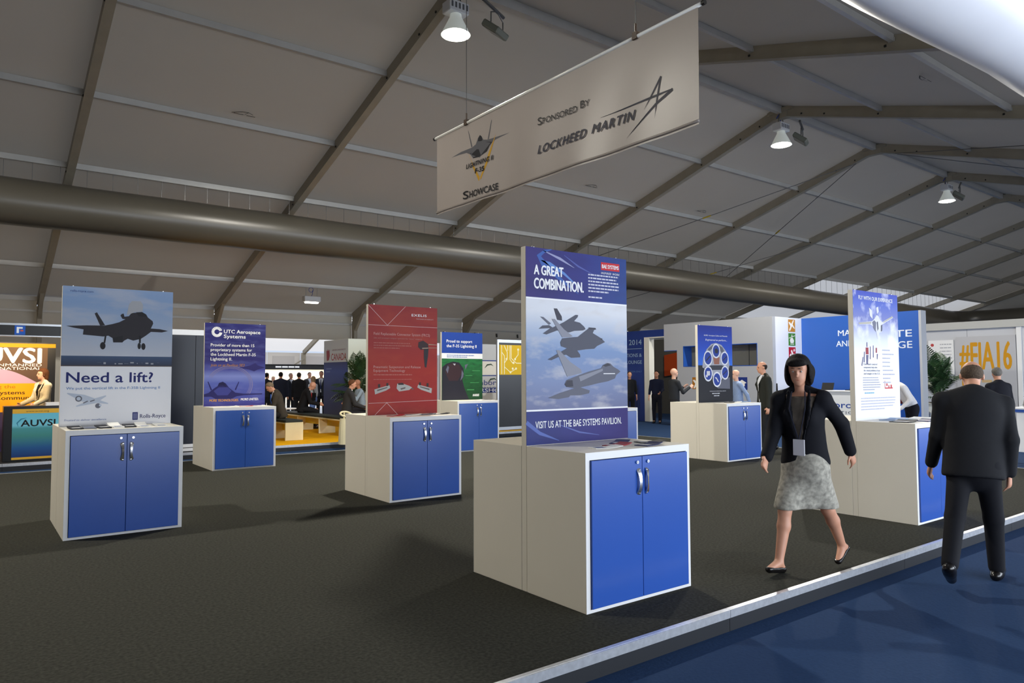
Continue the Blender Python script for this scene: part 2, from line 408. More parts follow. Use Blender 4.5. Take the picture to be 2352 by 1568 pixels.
STANDS = {  # front left foot corner on the carpet, what the panel shows, in words
 'combination': (3.116, 3.338, 'showing three grey fighter jets over mountains'),
 'lift': (.742, 7.743, 'showing a hovering jet above sea and big navy lettering'),
 'systems': (3.156, 12.021, 'in navy with a white sunburst logo and frontal jet'),
 'red': (4.013, 7.668, 'in plain red with thin white lines'),
 'support': (7.732, 11.939, 'with a blue heading over a green picture'),
 'hidden': (7.25, 7.66, 'hidden behind the jet panel'),
 'cables': (10.476, 7.647, 'with six round pictures on a grey nose shape'),
 'experience': (7.524, 3.274, 'with a white aircraft and small print'),
}
def _near(k, d): return 'cabinet with two blue doors '+d
CABL = {
 'combination': 'large nearest white cabinet with two blue doors below the three jets panel',
 'lift': 'white cabinet with two blue doors below the hovering jet panel',
 'systems': 'white cabinet with two blue doors below the sunburst logo panel',
 'red': 'white cabinet with two blue doors below the red panel',
 'support': 'white cabinet with two blue doors below the blue and green panel',
 'hidden': 'white cabinet with blue doors mostly hidden behind the three jets panel',
 'cables': 'white cabinet with two blue doors below the six circles panel',
 'experience': 'white cabinet with blue door beside the man in the dark suit',
}
first = True
for k, (x, y, what) in STANDS.items():
    c = proto if first else dup(proto, (x, y, 0), 0); first = False
    c.location = (x, y, 0)
    tag(c, CABL[k], 'cabinet', 'front display cabinets')
    c = dup(proto, (x+W, y+DF+PT+DF, 0), math.pi)
    tag(c, CABL[k].replace('white cabinet with two blue doors below', 'rear white cabinet backing onto').replace('white cabinet with blue doors mostly hidden', 'rear white cabinet hidden').replace('white cabinet with blue door beside', 'rear white cabinet behind the panel beside').replace('large nearest rear', 'nearest rear'), 'cabinet', 'rear display cabinets')
PH = 2.402; PB = H+.002
def make_panel(k, label):
    x, y, _ = STANDS[k]
    root = thing('poster_stand', label, 'poster stand', (x, y+DF, 0), 0, 'panels standing between the cabinets')
    MB().bbox((.001, .0015, 0), (W+.005, PT-.0015, PH), .002).build('board', lam, root)
    for u in (.09, W-.09): MB().lathe([(0, 0), (.012, 0), (.012, .008), (.004, .014), (0, .014)], (u, PT/2, PH), 10).build('hanging_eyelet', chrome, root)
    return root
WP, HP = W+.004, PH-PB
FP = fr_y(.001, .0015, PB)
def poster(root, m): 
    return flat('poster', rect(0, 0, WP, HP), FP, m, root, .6)
def cropmap(x0, x1, y0, y1):
    """reading position on an enlarged view -> metres on the sheet"""
    return lambda p: ((p[0]-x0)/(x1-x0)*WP, HP-(p[1]-y0)/(y1-y0)*HP)
WHITE = ink(238, 238, 240); NAVY = ink(26, 36, 110)

# ---- three jets over mountains
p = make_panel('combination', 'tall display panel showing three grey fighter jets over mountains')
po = poster(p, grad('print_mountains', [(0, (96, 104, 146)), (.18, (112, 118, 152)), (.32, (126, 140, 176)), (.48, (122, 146, 186)), (.6, (180, 190, 208)), (.68, (214, 216, 222)), (1, (222, 222, 226))], noise=.55, nscale=4, nstretch=(1.2, 1, 4.5), noisecol=(204, 200, 200), lo=.5, hi=.7))
cm = cropmap(85, 790, 80, 1455)
def cmv(x, y): return cm((x, y))
# the sheet is seen at an angle: its edges run (80..780 at top, 90..790 at foot)
hd = grad('print_violet', [(0, (52, 42, 112)), (.55, (40, 44, 124)), (1, (24, 60, 130))], 'X', noise=.5, nscale=2, nstretch=(1, 1, 1), noisecol=(28, 30, 84))
top0 = HP*.745
flat('heading_field', rect(0, top0, WP, HP), FP, hd, po, 1)
flat('white_rule', rect(0, top0-.012, WP, top0), FP, WHITE, po, 1.5)
bot0 = HP*.168
flat('footer_field', rect(0, 0, WP, bot0), FP, grad('print_violet_low', [(0, (40, 52, 120)), (.6, (50, 46, 118)), (1, (54, 44, 110))], 'X', noise=.4, nscale=2, noisecol=(30, 32, 88)), po, 1)
flat('white_rule', rect(0, bot0, WP, bot0+.012), FP, WHITE, po, 1.5)
def swoosh(pts, ws, c): return flat('swoosh', stroke(pts, ws), FP, ink(*c), po, 1.6)
swoosh([(.50, top0+.05), (.30, top0+.16), (.16, top0+.25), (.12, top0+.30), (.17, HP-.02), (.24, HP)], [.004, .03, .05, .04, .02, .006], (56, 92, 166))
swoosh([(.52, top0+.09), (.36, top0+.19), (.22, top0+.25), (.14, top0+.27)], [.004, .02, .03, .004], (92, 132, 198))
swoosh([(.16, HP-.015), (.32, HP-.06), (.46, HP-.115)], [.004, .02, .002], (150, 152, 190))
swoosh([(.36, HP-.03), (.5, HP-.10), (.66, HP-.15)], [.004, .014, .002], (80, 90, 160))
swoosh([(0, .16), (.12, .08), (.3, .02)], [.03, .025, .004], (86, 104, 172))
swoosh([(.28, .14), (.5, .07), (.7, .04)], [.004, .012, .003], (92, 104, 168))
letters('lettering', 'A GREAT', FP, WHITE, po, .075, top0+.165, .072, .275, .035)
letters('lettering', 'COMBINATION.', FP, WHITE, po, .075, top0+.065, .078, .475, .035)
flat('red_badge', rect(.735, HP-.105, .935, HP-.045), FP, ink(196, 30, 40), po, 1.7)
letters('lettering', 'BAE SYSTEMS', FP, WHITE, po, .745, HP-.090, .030, .18, .03, layer=2.4)
letters('lettering', 'INSPIRED WORK', FP, WHITE, po, .735, HP-.136, .016, .2, .01, shear=.2, spacing=1.2)
letters('lettering', 'VISIT US AT THE BAE SYSTEMS PAVILION.', FP, WHITE, po, .08, .115, .052, .86, .008)
textlines('small_print', FP, ink(200, 200, 216), po, .60, .93, top0+.20, 6, .025, .011)
textlines('small_print', FP, ink(200, 200, 216), po, .60, .82, top0+.03, 1, .02, .011, rag=0)
def jetm(p): # enlarged view of this sheet: left edge 82..90, right edge 780..792
    x, y = p; return ((x-86)/700*WP, HP-((y-80-(x-86)*.055)/(1375-(x-86)*.08))*HP)
G1, G2, G3, G4 = ink(76, 78, 92), ink(96, 98, 112), ink(58, 58, 70), ink(136, 138, 150)
flats('stealth_jet_picture', [([jetm(q) for q in [(165, 652), (190, 628), (232, 624), (255, 640), (330, 600), (410, 545), (428, 545), (425, 560), (400, 590), (440, 600), (470, 628), (480, 645), (460, 655), (400, 660), (365, 672), (330, 668), (285, 660), (215, 690), (192, 684), (240, 645)]], 0),
    ([jetm(q) for q in [(175, 566), (195, 568), (245, 612), (232, 622)]], 1), ([jetm(q) for q in [(264, 505), (285, 505), (316, 560), (318, 590), (286, 585)]], 2)], FP, [G1, G2, G3], po, 2)
flats('fighter_jet_picture', [([jetm(q) for q in [(305, 745), (318, 715), (390, 705), (425, 702), (500, 640), (505, 632), (550, 635), (555, 645), (540, 650), (530, 672), (560, 690), (590, 708), (618, 735), (590, 750), (560, 765), (540, 785), (480, 790), (420, 800), (440, 830), (440, 848), (380, 852), (345, 830), (318, 835), (245, 870), (222, 865), (300, 815), (350, 785), (310, 770)]], 0),
    ([jetm(q) for q in [(250, 580), (270, 580), (330, 650), (390, 698), (370, 706), (318, 708)]], 3), ([jetm(q) for q in [(500, 632), (550, 634), (552, 644), (505, 646)]], 2), ([jetm(q) for q in [(578, 715), (598, 708), (600, 722)]], 2)], FP, [G1, G2, G3, G4], po, 2.5)
flats('fighter_jet_picture', [([jetm(q) for q in [(332, 1040), (345, 1010), (430, 975), (500, 950), (590, 925), (600, 905), (630, 888), (655, 890), (680, 915), (715, 935), (732, 950), (700, 975), (690, 1000), (640, 1020), (560, 1035), (500, 1050), (440, 1062), (505, 1085), (500, 1105), (440, 1118), (370, 1118), (360, 1130), (290, 1142), (222, 1133), (300, 1100), (400, 1068), (345, 1058)]], 0),
    ([jetm(q) for q in [(278, 800), (298, 798), (370, 880), (445, 935), (450, 960), (350, 985)]], 3), ([jetm(q) for q in [(430, 985), (600, 928), (600, 945), (440, 1020)]], 3), ([jetm(q) for q in [(600, 905), (640, 888), (660, 905), (620, 915)]], 2), ([jetm(q) for q in [(605, 962), (690, 962), (690, 968), (605, 968)]], 4), ([jetm(q) for q in [(332, 1040), (350, 1012), (385, 1010), (390, 1055), (345, 1058)]], 2)], FP, [G2, G2, G3, G4, WHITE], po, 2.5)

# ---- hovering jet
p = make_panel('lift', 'wide white display panel with a hovering jet and navy lettering')
po = poster(p, mat('print_offwhite', (232, 232, 236), .35))
hm = lambda q: ((q[0]-(517-(q[1]-195)*.026))/905*WP, HP-(q[1]-195-(q[0]-500)*.05)/(1140-(q[0]-500)*.075)*HP)
sea = HP*.435
flat('sky_picture', rect(0, sea, WP, HP), FP, grad('print_sky', [(0, (206, 208, 216)), (.4, (176, 190, 212)), (.8, (140, 168, 208)), (1, (146, 172, 210))], noise=.55, nscale=3, nstretch=(1, 1, 2.5), noisecol=(196, 198, 208), lo=.45, hi=.7), po, 1)
flat('sea_picture', rect(0, sea-.01, WP, sea+.095), FP, grad('print_sea', [(0, (104, 84, 66)), (.12, (54, 62, 84)), (1, (66, 88, 122))]), po, 1.4)
flats('surf_picture', [rect(.3+.05*i+random.random()*.03, sea+.012+random.random()*.02, .32+.05*i+random.random()*.03, sea+.02+random.random()*.02) for i in range(12)], FP, ink(160, 164, 172), po, 1.7)['kind'] = 'stuff'
JD, JD2, JG = ink(42, 38, 44), ink(26, 24, 30), ink(176, 178, 184)
hj = lambda L: [hm(q) for q in L]
flats('hovering_jet_picture', [
 (hj([(540, 522), (700, 517), (840, 518), (905, 505), (960, 490), (1010, 465), (985, 462), (970, 435), (978, 425), (995, 418), (1003, 445), (1040, 440), (1060, 415), (1150, 405), (1185, 425), (1200, 450), (1240, 480), (1245, 500), (1225, 540), (1300, 545), (1375, 560), (1320, 572), (1225, 568), (1180, 600), (1140, 625), (1075, 640), (1030, 625), (1000, 640), (985, 655), (910, 655), (905, 620), (870, 600), (830, 607), (670, 592), (675, 550), (600, 537)]), 0),
 (hj([(762, 420), (780, 410), (845, 516), (805, 518)]), 0),
 (hj([(1022, 425), (1042, 342), (1066, 315), (1140, 318), (1158, 345), (1155, 402), (1090, 408), (1060, 418), (1028, 434)]), 2),
 (hj([(905, 618), (990, 600), (985, 655), (910, 655)]), 1), (hj([(842, 600), (856, 600), (846, 660), (832, 660)]), 1), (hj([(1122, 600), (1140, 600), (1138, 660), (1124, 660)]), 1),
 ([hm((826+22*math.cos(t), 682+30*math.sin(t))) for t in np.linspace(0, 6.28, 16)[:-1]], 1), ([hm((1125+14*math.cos(t), 684+26*math.sin(t))) for t in np.linspace(0, 6.28, 16)[:-1]], 1),
 ([hm((1160+18*math.cos(t), 688+28*math.sin(t))) for t in np.linspace(0, 6.28, 16)[:-1]], 1),
 (hj([(1100, 408), (1150, 405), (1185, 425), (1190, 445), (1120, 440)]), 1)], FP, [JD, JD2, JG], po, 2)
letters('lettering', 'rolls-royce.com', FP, ink(60, 80, 140), po, .065, HP-.055, .022, .2, .01)
letters('lettering', 'Need a lift?', FP, NAVY, po, .05, HP*.312, .108, .78, .02)
letters('lettering', 'We put the vertical lift in the F-35B Lightning II', FP, ink(96, 140, 196), po, .05, HP*.262, .026, .85, .012)
letters('lettering', 'Trusted to deliver excellence.', FP, ink(84, 110, 170), po, .04, .055, .018, .37, .006, shear=.25)
flats('engine_sketch_picture', [(stroke([(.06, .33), (.2, .28), (.42, .22)], [.01, .07, .01]), 0), (stroke([(.14, .2), (.3, .25), (.4, .3)], [.01, .05, .01]), 0), (disc(.16, .275, .03), 1), (disc(.16, .275, .018), 0), (disc(.33, .20, .025), 1), (disc(.35, .205, .012), 0), (stroke([(.2, .23), (.24, .25)], .01), 1), (stroke([(.26, .245), (.3, .26)], .01), 1)], FP, [ink(196, 206, 222), ink(110, 112, 124)], po, 1.2)
flats('monogram_badge', [(rect(.645, .045, .695, .125), 0), (rect(.655, .055, .661, .115), 1), (rect(.667, .055, .673, .115), 1), (rect(.679, .055, .685, .115), 1)], FP, [NAVY, ink(150, 156, 190)], po, 1.5)
letters('lettering', 'Rolls-Royce', FP, ink(60, 64, 110), po, .715, .062, .042, .245, .01)

# ---- navy panel with sunburst logo
p = make_panel('systems', 'navy display panel with a white sunburst logo and frontal jet')
po = poster(p, grad('print_navy_clouds', [(0, (50, 46, 120)), (.1, (64, 70, 150)), (.28, (84, 96, 172)), (.36, (120, 132, 196)), (.44, (66, 70, 148)), (.56, (44, 40, 106)), (1, (36, 36, 108))], noise=.25, nscale=4, nstretch=(1, 1, 5), noisecol=(120, 128, 190)))
um = lambda q: ((q[0]-1685)/488*WP, HP-(q[1]-508)/675*HP)
rays = []
cx, cy = um((1778, 580)); ro = .088; ri = .042
for k in range(18):
    a = R(20+k*18.5); rays.append(([(cx+ri*math.cos(a), cy+ri*math.sin(a)), (cx+ro*math.cos(a-.02), cy+ro*math.sin(a-.02)), (cx+ro*math.cos(a+.2+.006*k), cy+ro*math.sin(a+.2+.006*k)), (cx+ri*math.cos(a+.33), cy+ri*math.sin(a+.33))], 0))
flats('sunburst_logo', rays, FP, [WHITE], po, 2)
letters('lettering', 'UTC Aerospace', FP, WHITE, po, um((1833, 0))[0], um((0, 588))[1], .062, .61, .03)
letters('lettering', 'Systems', FP, WHITE, po, um((1833, 0))[0], um((0, 628))[1], .062, .36, .03)
for i, (t, wd) in enumerate((('Provider of more than 15', .72), ('proprietary systems for', .68), ('the Lockheed Martin F-35', .745), ('Lightning II.', .35))):
    letters('lettering', t, FP, WHITE, po, um((1732, 0))[0], um((0, 698+i*38))[1], .052, wd, .02)
letters('lettering', 'Join us at Pavilion SE3', FP, ink(170, 120, 60), po, um((1732, 0))[0], um((0, 860))[1], .046, .56, .012, shear=.2)
for rr, w_ in ((.44, .012), (.41, .008), (.385, .006)):
    flat('light_trail', stroke([(.42+rr*math.cos(R(a))*.85, .36+rr*math.sin(R(a))*.72) for a in range(-35, 160, 8)], [w_*.4]+[w_]*23+[w_*.2]), FP, ink(128, 122, 160), po, 1.2)
UJ = [ink(34, 32, 92), ink(56, 60, 132), ink(26, 24, 70)]
flats('frontal_jet_picture', [([um(q) for q in [(1685, 1085), (1720, 1075), (1760, 1040), (1790, 1020), (1800, 995), (1830, 985), (1855, 1000), (1880, 1035), (1930, 1075), (2000, 1085), (2150, 1085), (2150, 1092), (2000, 1097), (1940, 1105), (1900, 1125), (1780, 1125), (1740, 1105), (1685, 1105)]], 0),
 ([um(q) for q in [(1760, 1060), (1800, 1030), (1870, 1030), (1900, 1060), (1870, 1095), (1790, 1095)]], 1), ([um(q) for q in [(1790, 1020), (1805, 993), (1830, 986), (1850, 1000), (1858, 1030), (1830, 1015)]], 2),
 ([um(q) for q in [(1712, 985), (1718, 983), (1748, 1050), (1738, 1055)]], 0), ([um(q) for q in [(1955, 985), (1960, 988), (1935, 1055), (1925, 1050)]], 0)], FP, UJ, po, 1.8)
flats('distant_jet_picture', [[um(q) for q in [(1960, 872), (2050, 850), (2090, 830), (2110, 850), (2175, 868), (2110, 885), (2080, 900), (2040, 885)]]], FP, ink(44, 40, 104), po, 1.8)
letters('lettering', 'MORE TECHNOLOGIES.', FP, ink(206, 150, 60), po, um((1728, 0))[0], um((0, 1145))[1], .040, .475, .03, shear=.12)
letters('lettering', 'MORE UNITED.', FP, WHITE, po, um((1975, 0))[0], um((0, 1140))[1], .040, .30, .03, shear=.12)

# ---- red panel
p = make_panel('red', 'red display panel with thin white lines and equipment pictures')
po = poster(p, grad('print_red', [(0, (150, 40, 36)), (.15, (168, 40, 36)), (.4, (176, 46, 34)), (.62, (164, 44, 42)), (1, (148, 42, 42))], noise=.25, nscale=3, nstretch=(1, 1, 3), noisecol=(196, 84, 50)))
em = lambda q: ((q[0]-(946-(q[1]-215)*.008))/555*WP, HP-(q[1]-213-(q[0]-946)*.06)/(900-(q[0]-946)*.07)*HP)
eb = lambda x, y: em((x, y))
TL_ = [[(946, 218), (1092, 385)], [(1236, 232), (1092, 385)], [(946, 380), (1503, 408)], [(946, 1016), (1499, 1003)], [(1085, 1014), (985, 1120)], [(1085, 1014), (1170, 1112)]]
flats('white_line', [stroke([em(q) for q in L], .005) for L in TL_], FP, ink(222, 190, 190), po, 1.5)
letters('lettering', 'EXELIS', FP, WHITE, po, eb(1288, 0)[0], eb(1290, 312)[1], .032, .225, .03, spacing=1.1)
letters('lettering', 'THE POWER OF INGENUITY', FP, ink(222, 180, 176), po, eb(1325, 0)[0], eb(1325, 338)[1], .014, .265, .008)
PK_ = ink(214, 160, 154)
letters('lettering', 'Field Replaceable Connector System (FRCS)', FP, PK_, po, eb(990, 0)[0], eb(990, 462)[1], .036, .82, .004)
letters('lettering', 'Safe and consistent weapon operation for "smart" weapons', FP, ink(198, 130, 122), po, eb(990, 0)[0], eb(990, 492)[1], .019, .70, .004)
textlines('small_print', FP, ink(184, 104, 94), po, eb(990, 0)[0], eb(1300, 0)[0], eb(990, 530)[1], 3, .032, .012)
letters('lettering', 'Pneumatic Suspension and Release', FP, PK_, po, eb(990, 0)[0], eb(990, 732)[1], .034, .68, .004)
letters('lettering', 'Equipment Technology', FP, PK_, po, eb(990, 0)[0], eb(990, 762)[1], .034, .45, .004)
textlines('small_print', FP, ink(196, 116, 104), po, eb(990, 0)[0], eb(1455, 0)[0], eb(990, 790)[1], 1, .03, .012, rag=0)
textlines('small_print', FP, ink(190, 104, 94), po, eb(990, 0)[0], eb(1455, 0)[0], eb(990, 827)[1], 1, .03, .009, rag=0)
flats('connector_picture', [([em(q) for q in [(1340, 525), (1380, 512), (1420, 540), (1425, 580), (1360, 588), (1338, 565)]], 0), ([em(q) for q in [(1385, 585), (1424, 580), (1420, 640), (1405, 735), (1392, 730), (1385, 650)]], 1), ([em(q) for q in [(1425, 540), (1499, 548), (1499, 551), (1425, 548)]], 2), ([em(q) for q in [(1425, 570), (1499, 572), (1499, 575), (1425, 575)]], 2), ([em(q) for q in [(1370, 572), (1422, 570), (1422, 578), (1372, 580)]], 2)], FP, [ink(62, 44, 46), ink(48, 46, 52), ink(176, 150, 130)], po, 2)
SIL = [ink(190, 190, 186), ink(110, 100, 100), ink(60, 44, 44)]
for dx, kind in ((0, 0), (172, 1), (345, 2)):
    if kind == 1: sh = [([(990, 900), (995, 862), (1040, 862), (1090, 880), (1115, 895), (1090, 915), (1010, 925)], 0), ([(1000, 858), (1040, 855), (1050, 872), (1005, 872)], 2), ([(1110, 895), (1130, 908), (1112, 915)], 1), ([(1020, 900), (1060, 890), (1060, 902), (1025, 912)], 1)]
    else:
        k = -1 if kind == 2 else 1
        fx = (lambda x: x) if k == 1 else (lambda x: 2*1048-x)
        sh = [([(fx(x), y) for x, y in ((990, 905), (1105, 872), (1112, 895), (1080, 915), (995, 945))], 0), ([(fx(x), y) for x, y in ((1018, 862), (1035, 862), (1035, 890), (1018, 892))], 2), ([(fx(x), y) for x, y in ((1082, 855), (1098, 855), (1098, 878), (1082, 880))], 2), ([(fx(x), y) for x, y in ((1010, 908), (1090, 886), (1090, 894), (1012, 920))], 1)]
    flats('release_unit_picture', [([em((x+dx, y)) for x, y in L], m_) for L, m_ in sh], FP, SIL, po, 2)

# ---- blue and green panel
p = make_panel('support', 'display panel with blue heading above a green picture of a helmeted pilot')
po = poster(p, grad('print_green', [(0, (16, 60, 30)), (.3, (22, 88, 40)), (.55, (28, 110, 56)), (1, (28, 110, 56))], noise=.6, nscale=6, nstretch=(1, 1, 4), noisecol=(14, 54, 26)))
rm = lambda q: ((q[0]-1553)/328*WP, HP-(q[1]-432)/556*HP)
flat('heading_field', rect(0, rm((0, 604))[1], WP, HP), FP, ink(24, 62, 150), po, 1)
flat('white_band', rect(0, rm((0, 648))[1], WP, rm((0, 604))[1]), FP, WHITE, po, 1.2)
letters('lettering', 'Proud to support', FP, WHITE, po, rm((1590, 0))[0], rm((0, 516))[1], .062, .635, .02)
letters('lettering', 'the F-35 Lightning II', FP, WHITE, po, rm((1590, 0))[0], rm((0, 555))[1], .062, .745, .02)
textlines('small_print', FP, ink(80, 110, 170), po, rm((1592, 0))[0], rm((1840, 0))[0], rm((0, 623))[1], 2, .035, .014)
flats('pilot_picture', [([rm(q) for q in [(1556, 985), (1556, 720), (1590, 690), (1640, 672), (1690, 680), (1725, 730), (1728, 790), (1715, 820), (1735, 900), (1770, 985)]], 0), ([rm(q) for q in [(1580, 760), (1600, 700), (1640, 685), (1690, 700), (1715, 760), (1680, 830), (1610, 830)]], 1), ([rm(q) for q in [(1712, 740), (1726, 770), (1722, 800), (1700, 830), (1708, 790)]], 2), ([rm(q) for q in [(1585, 740), (1600, 705), (1610, 720), (1600, 770)]], 2), ([rm(q) for q in [(1640, 690), (1662, 690), (1655, 706)]], 3), ([rm(q) for q in [(1735, 700), (1762, 690), (1740, 740)]], 2)], FP, [ink(30, 28, 40), ink(52, 30, 36), ink(96, 98, 116), ink(190, 190, 196)], po, 1.5)
flats('streak_picture', [rect(.5+.4*random.random(), .1+.6*random.random()*.8, 0, 0)[:2]+[(.9, .1), (.9, .1)] for i in range(0)] or [rect(.62, .2, .8, .215), rect(.7, .35, .92, .36), rect(.58, .5, .75, .51), rect(.75, .6, .95, .612)], FP, ink(70, 150, 86), po, 1.1)
letters('lettering', 'HARRIS', FP, WHITE, po, rm((1800, 0))[0], rm((0, 960))[1], .05, .165, .03, shear=.3)

# ---- the mostly hidden panel
p = make_panel('hidden', 'plain white display panel hidden behind the three jets panel')
# ---- six circles on a nose shape
p = make_panel('cables', 'blue and black display panel with six round pictures on a grey nose')
po = poster(p, grad('print_blue_black', [(0, (20, 22, 32)), (.48, (22, 24, 34)), (.481, (44, 110, 220)), (.7, (30, 74, 190)), (1, (26, 44, 140))]))
gm = lambda q: ((q[0]-(336+(q[1]-70)*.012))/370*WP, HP-(q[1]-71-(q[0]-336)*.06)/(820-(q[0]-336)*.07)*HP)
NOSE = [ink(164, 166, 178), ink(96, 98, 112), ink(150, 96, 80), ink(52, 54, 66)]
flats('nose_picture', [([gm(q) for q in [(385, 520), (395, 420), (430, 330), (480, 275), (530, 262), (590, 285), (640, 350), (665, 420), (678, 500), (665, 560), (600, 640), (560, 700), (548, 745), (540, 700), (490, 600), (420, 540)]], 0),
 ([gm(q) for q in [(415, 400), (450, 320), (500, 280), (540, 275), (600, 310), (640, 390), (600, 380), (540, 300), (480, 330)]], 1), ([gm(q) for q in [(500, 415), (570, 415), (565, 490), (510, 490)]], 2), ([gm(q) for q in [(400, 520), (480, 500), (590, 500), (660, 520), (600, 550), (480, 550)]], 3),
 ([gm(q) for q in [(548, 745), (600, 650), (680, 630), (682, 752)]], 1)], FP, NOSE, po, 1.2)
for (cx_, cy_, rx_) in ((531, 348, 44), (445, 425, 46), (625, 428, 42), (446, 588, 46), (628, 580, 42), (540, 650, 46)):
    c0 = gm((cx_, cy_)); rw = rx_/370*WP; rh = rw*1.12
    inner = {531: ([(515, 330), (540, 320), (555, 345), (548, 375), (520, 370)], 2), 445: ([(420, 450), (428, 455), (470, 405), (460, 398)], 2), 625: ([(600, 448), (606, 454), (650, 410), (644, 404)], 2), 446: ([(430, 560), (465, 560), (465, 605), (440, 610), (440, 625), (420, 625), (420, 600), (430, 600)], 3), 628: ([(600, 600), (606, 606), (652, 560), (648, 554)], 2), 540: ([(515, 630), (530, 625), (545, 645), (560, 675), (550, 680), (535, 650)], 3)}[cx_]
    flats('round_picture', [(disc(c0[0], c0[1], rw, 28, rh), 0), (disc(c0[0], c0[1], rw*.80, 28, rh*.80), 1), ([gm(q) for q in inner[0]], inner[1])], FP, [ink(224, 226, 234), ink(30, 60, 150), ink(34, 36, 48), ink(206, 206, 214)], po, 2)
letters('lettering', 'GORE. Aerospace Cables and Materials', FP, WHITE, po, gm((400, 0))[0], gm((400, 186))[1], .024, .69, .012)
letters('lettering', 'Engineered to perform...', FP, WHITE, po, gm((415, 0))[0], gm((415, 236))[1], .034, .64, .004, shear=.2)
for i, (t, wd) in enumerate((('FARNBOROUGH INTERNATIONAL AIRSHOW', .48),)):
    letters('lettering', t, FP, ink(206, 206, 214), po, .56, gm((540, 778+i*24))[1], .016, wd, .01, align='C')
for i, wd in ((1, .34), (2, .24)): textlines('small_print', FP, ink(206, 206, 214), po, .56-wd/2, .56+wd/2, gm((540, 778+i*24))[1], 1, .02, .015, rag=0)
# ---- white aircraft panel
p = make_panel('experience', 'bright display panel with a white aircraft, red parts and small print')
po = poster(p, grad('print_bright_clouds', [(0, (236, 238, 246)), (.5, (240, 242, 250)), (.62, (214, 218, 236)), (.78, (120, 128, 186)), (.9, (84, 104, 190)), (1, (58, 74, 176))], noise=.9, nscale=4, nstretch=(1, 1, 1.4), noisecol=(244, 244, 250), lo=.5, hi=.68))
xm = lambda q: ((q[0]-(320+(q[1]-190)*.025))/432*WP, HP-(q[1]-190-(q[0]-320)*.12)/(1240-(q[0]-320)*.20)*HP)
letters('lettering', 'FLY WITH OUR EXPERIENCE', FP, WHITE, po, .12, HP-.095, .042, .77, .022)
AW = [ink(216, 216, 220), ink(110, 112, 130), ink(176, 172, 160), ink(70, 72, 92)]
flats('white_aircraft_picture', [([xm(q) for q in [(375, 505), (500, 490), (520, 470), (545, 430), (560, 440), (580, 480), (600, 500), (620, 485), (700, 440), (710, 455), (600, 520), (595, 590), (570, 600), (562, 660), (550, 650), (540, 580), (510, 540), (480, 520), (380, 522)]], 0), ([xm(q) for q in [(500, 500), (520, 480), (540, 500), (535, 590), (515, 560)]], 1), ([xm(q) for q in [(375, 505), (495, 495), (490, 515), (382, 520)]], 2), ([xm(q) for q in [(610, 495), (700, 440), (708, 452), (612, 505)]], 2), ([xm(q) for q in [(545, 500), (556, 490), (562, 560), (552, 585)]], 3), ([xm(q) for q in [(480, 440), (470, 360), (500, 390), (505, 470)]], 0), ([xm(q) for q in [(540, 360), (560, 350), (565, 400), (548, 420)]], 0), ([xm(q) for q in [(585, 530), (600, 520), (598, 580), (585, 590)]], 3)], FP, AW, po, 2)
flats('red_parts_picture', [([xm(q) for q in [(440, 740), (465, 740), (468, 805), (440, 805)]], 0), ([xm(q) for q in [(535, 742), (547, 742), (547, 790), (535, 790)]], 0), ([xm(q) for q in [(448, 690), (455, 690), (456, 735), (448, 735)]], 1), ([xm(q) for q in [(444, 810), (466, 810), (460, 900), (446, 900)]], 1), ([xm(q) for q in [(480, 730), (486, 730), (486, 850), (478, 850)]], 1), ([xm(q) for q in [(508, 720), (514, 720), (516, 835), (508, 835)]], 1), ([xm(q) for q in [(425, 780), (432, 780), (430, 880), (420, 880)]], 1), ([xm(q) for q in [(400, 910), (412, 830), (418, 830), (408, 915)]], 1), ([xm(q) for q in [(545, 800), (556, 800), (552, 850), (546, 850)]], 1)], FP, [ink(150, 44, 56), ink(96, 92, 124)], po, 2)
GT = ink(128, 130, 150)
for t, y in (('Our fluid control', 905), ('components help solve', 935), ('the critical problems of size', 965), ('and weight in the U.S.', 995)):
    letters('lettering', t, FP, ink(80, 80, 100), po, xm((410, 0))[0]-.03, xm((410, y))[1], .020, .36 if y > 940 else .3, .006)
textlines('small_print', FP, ink(168, 170, 186), po, .17, .56, xm((410, 1030))[1], 6, .026, .011)
textlines('small_print', FP, ink(178, 180, 196), po, .62, .9, xm((610, 770))[1], 9, .045, .014, rag=.4)
textlines('small_print', FP, ink(184, 186, 204), po, .12, .92, xm((410, 1225))[1], 5, .030, .012)
flats('red_mark', [rect(.655, .33, .665, .42), rect(.665, .33, .84, .345), rect(.69, .36, .72, .39), rect(.74, .345, .76, .37), rect(.79, .345, .82, .375)], FP, ink(196, 60, 60), po, 2)
textlines('web_address', FP, ink(110, 170, 200), po, .2, .52, xm((430, 1175))[1], 1, .02, .013, rag=0)
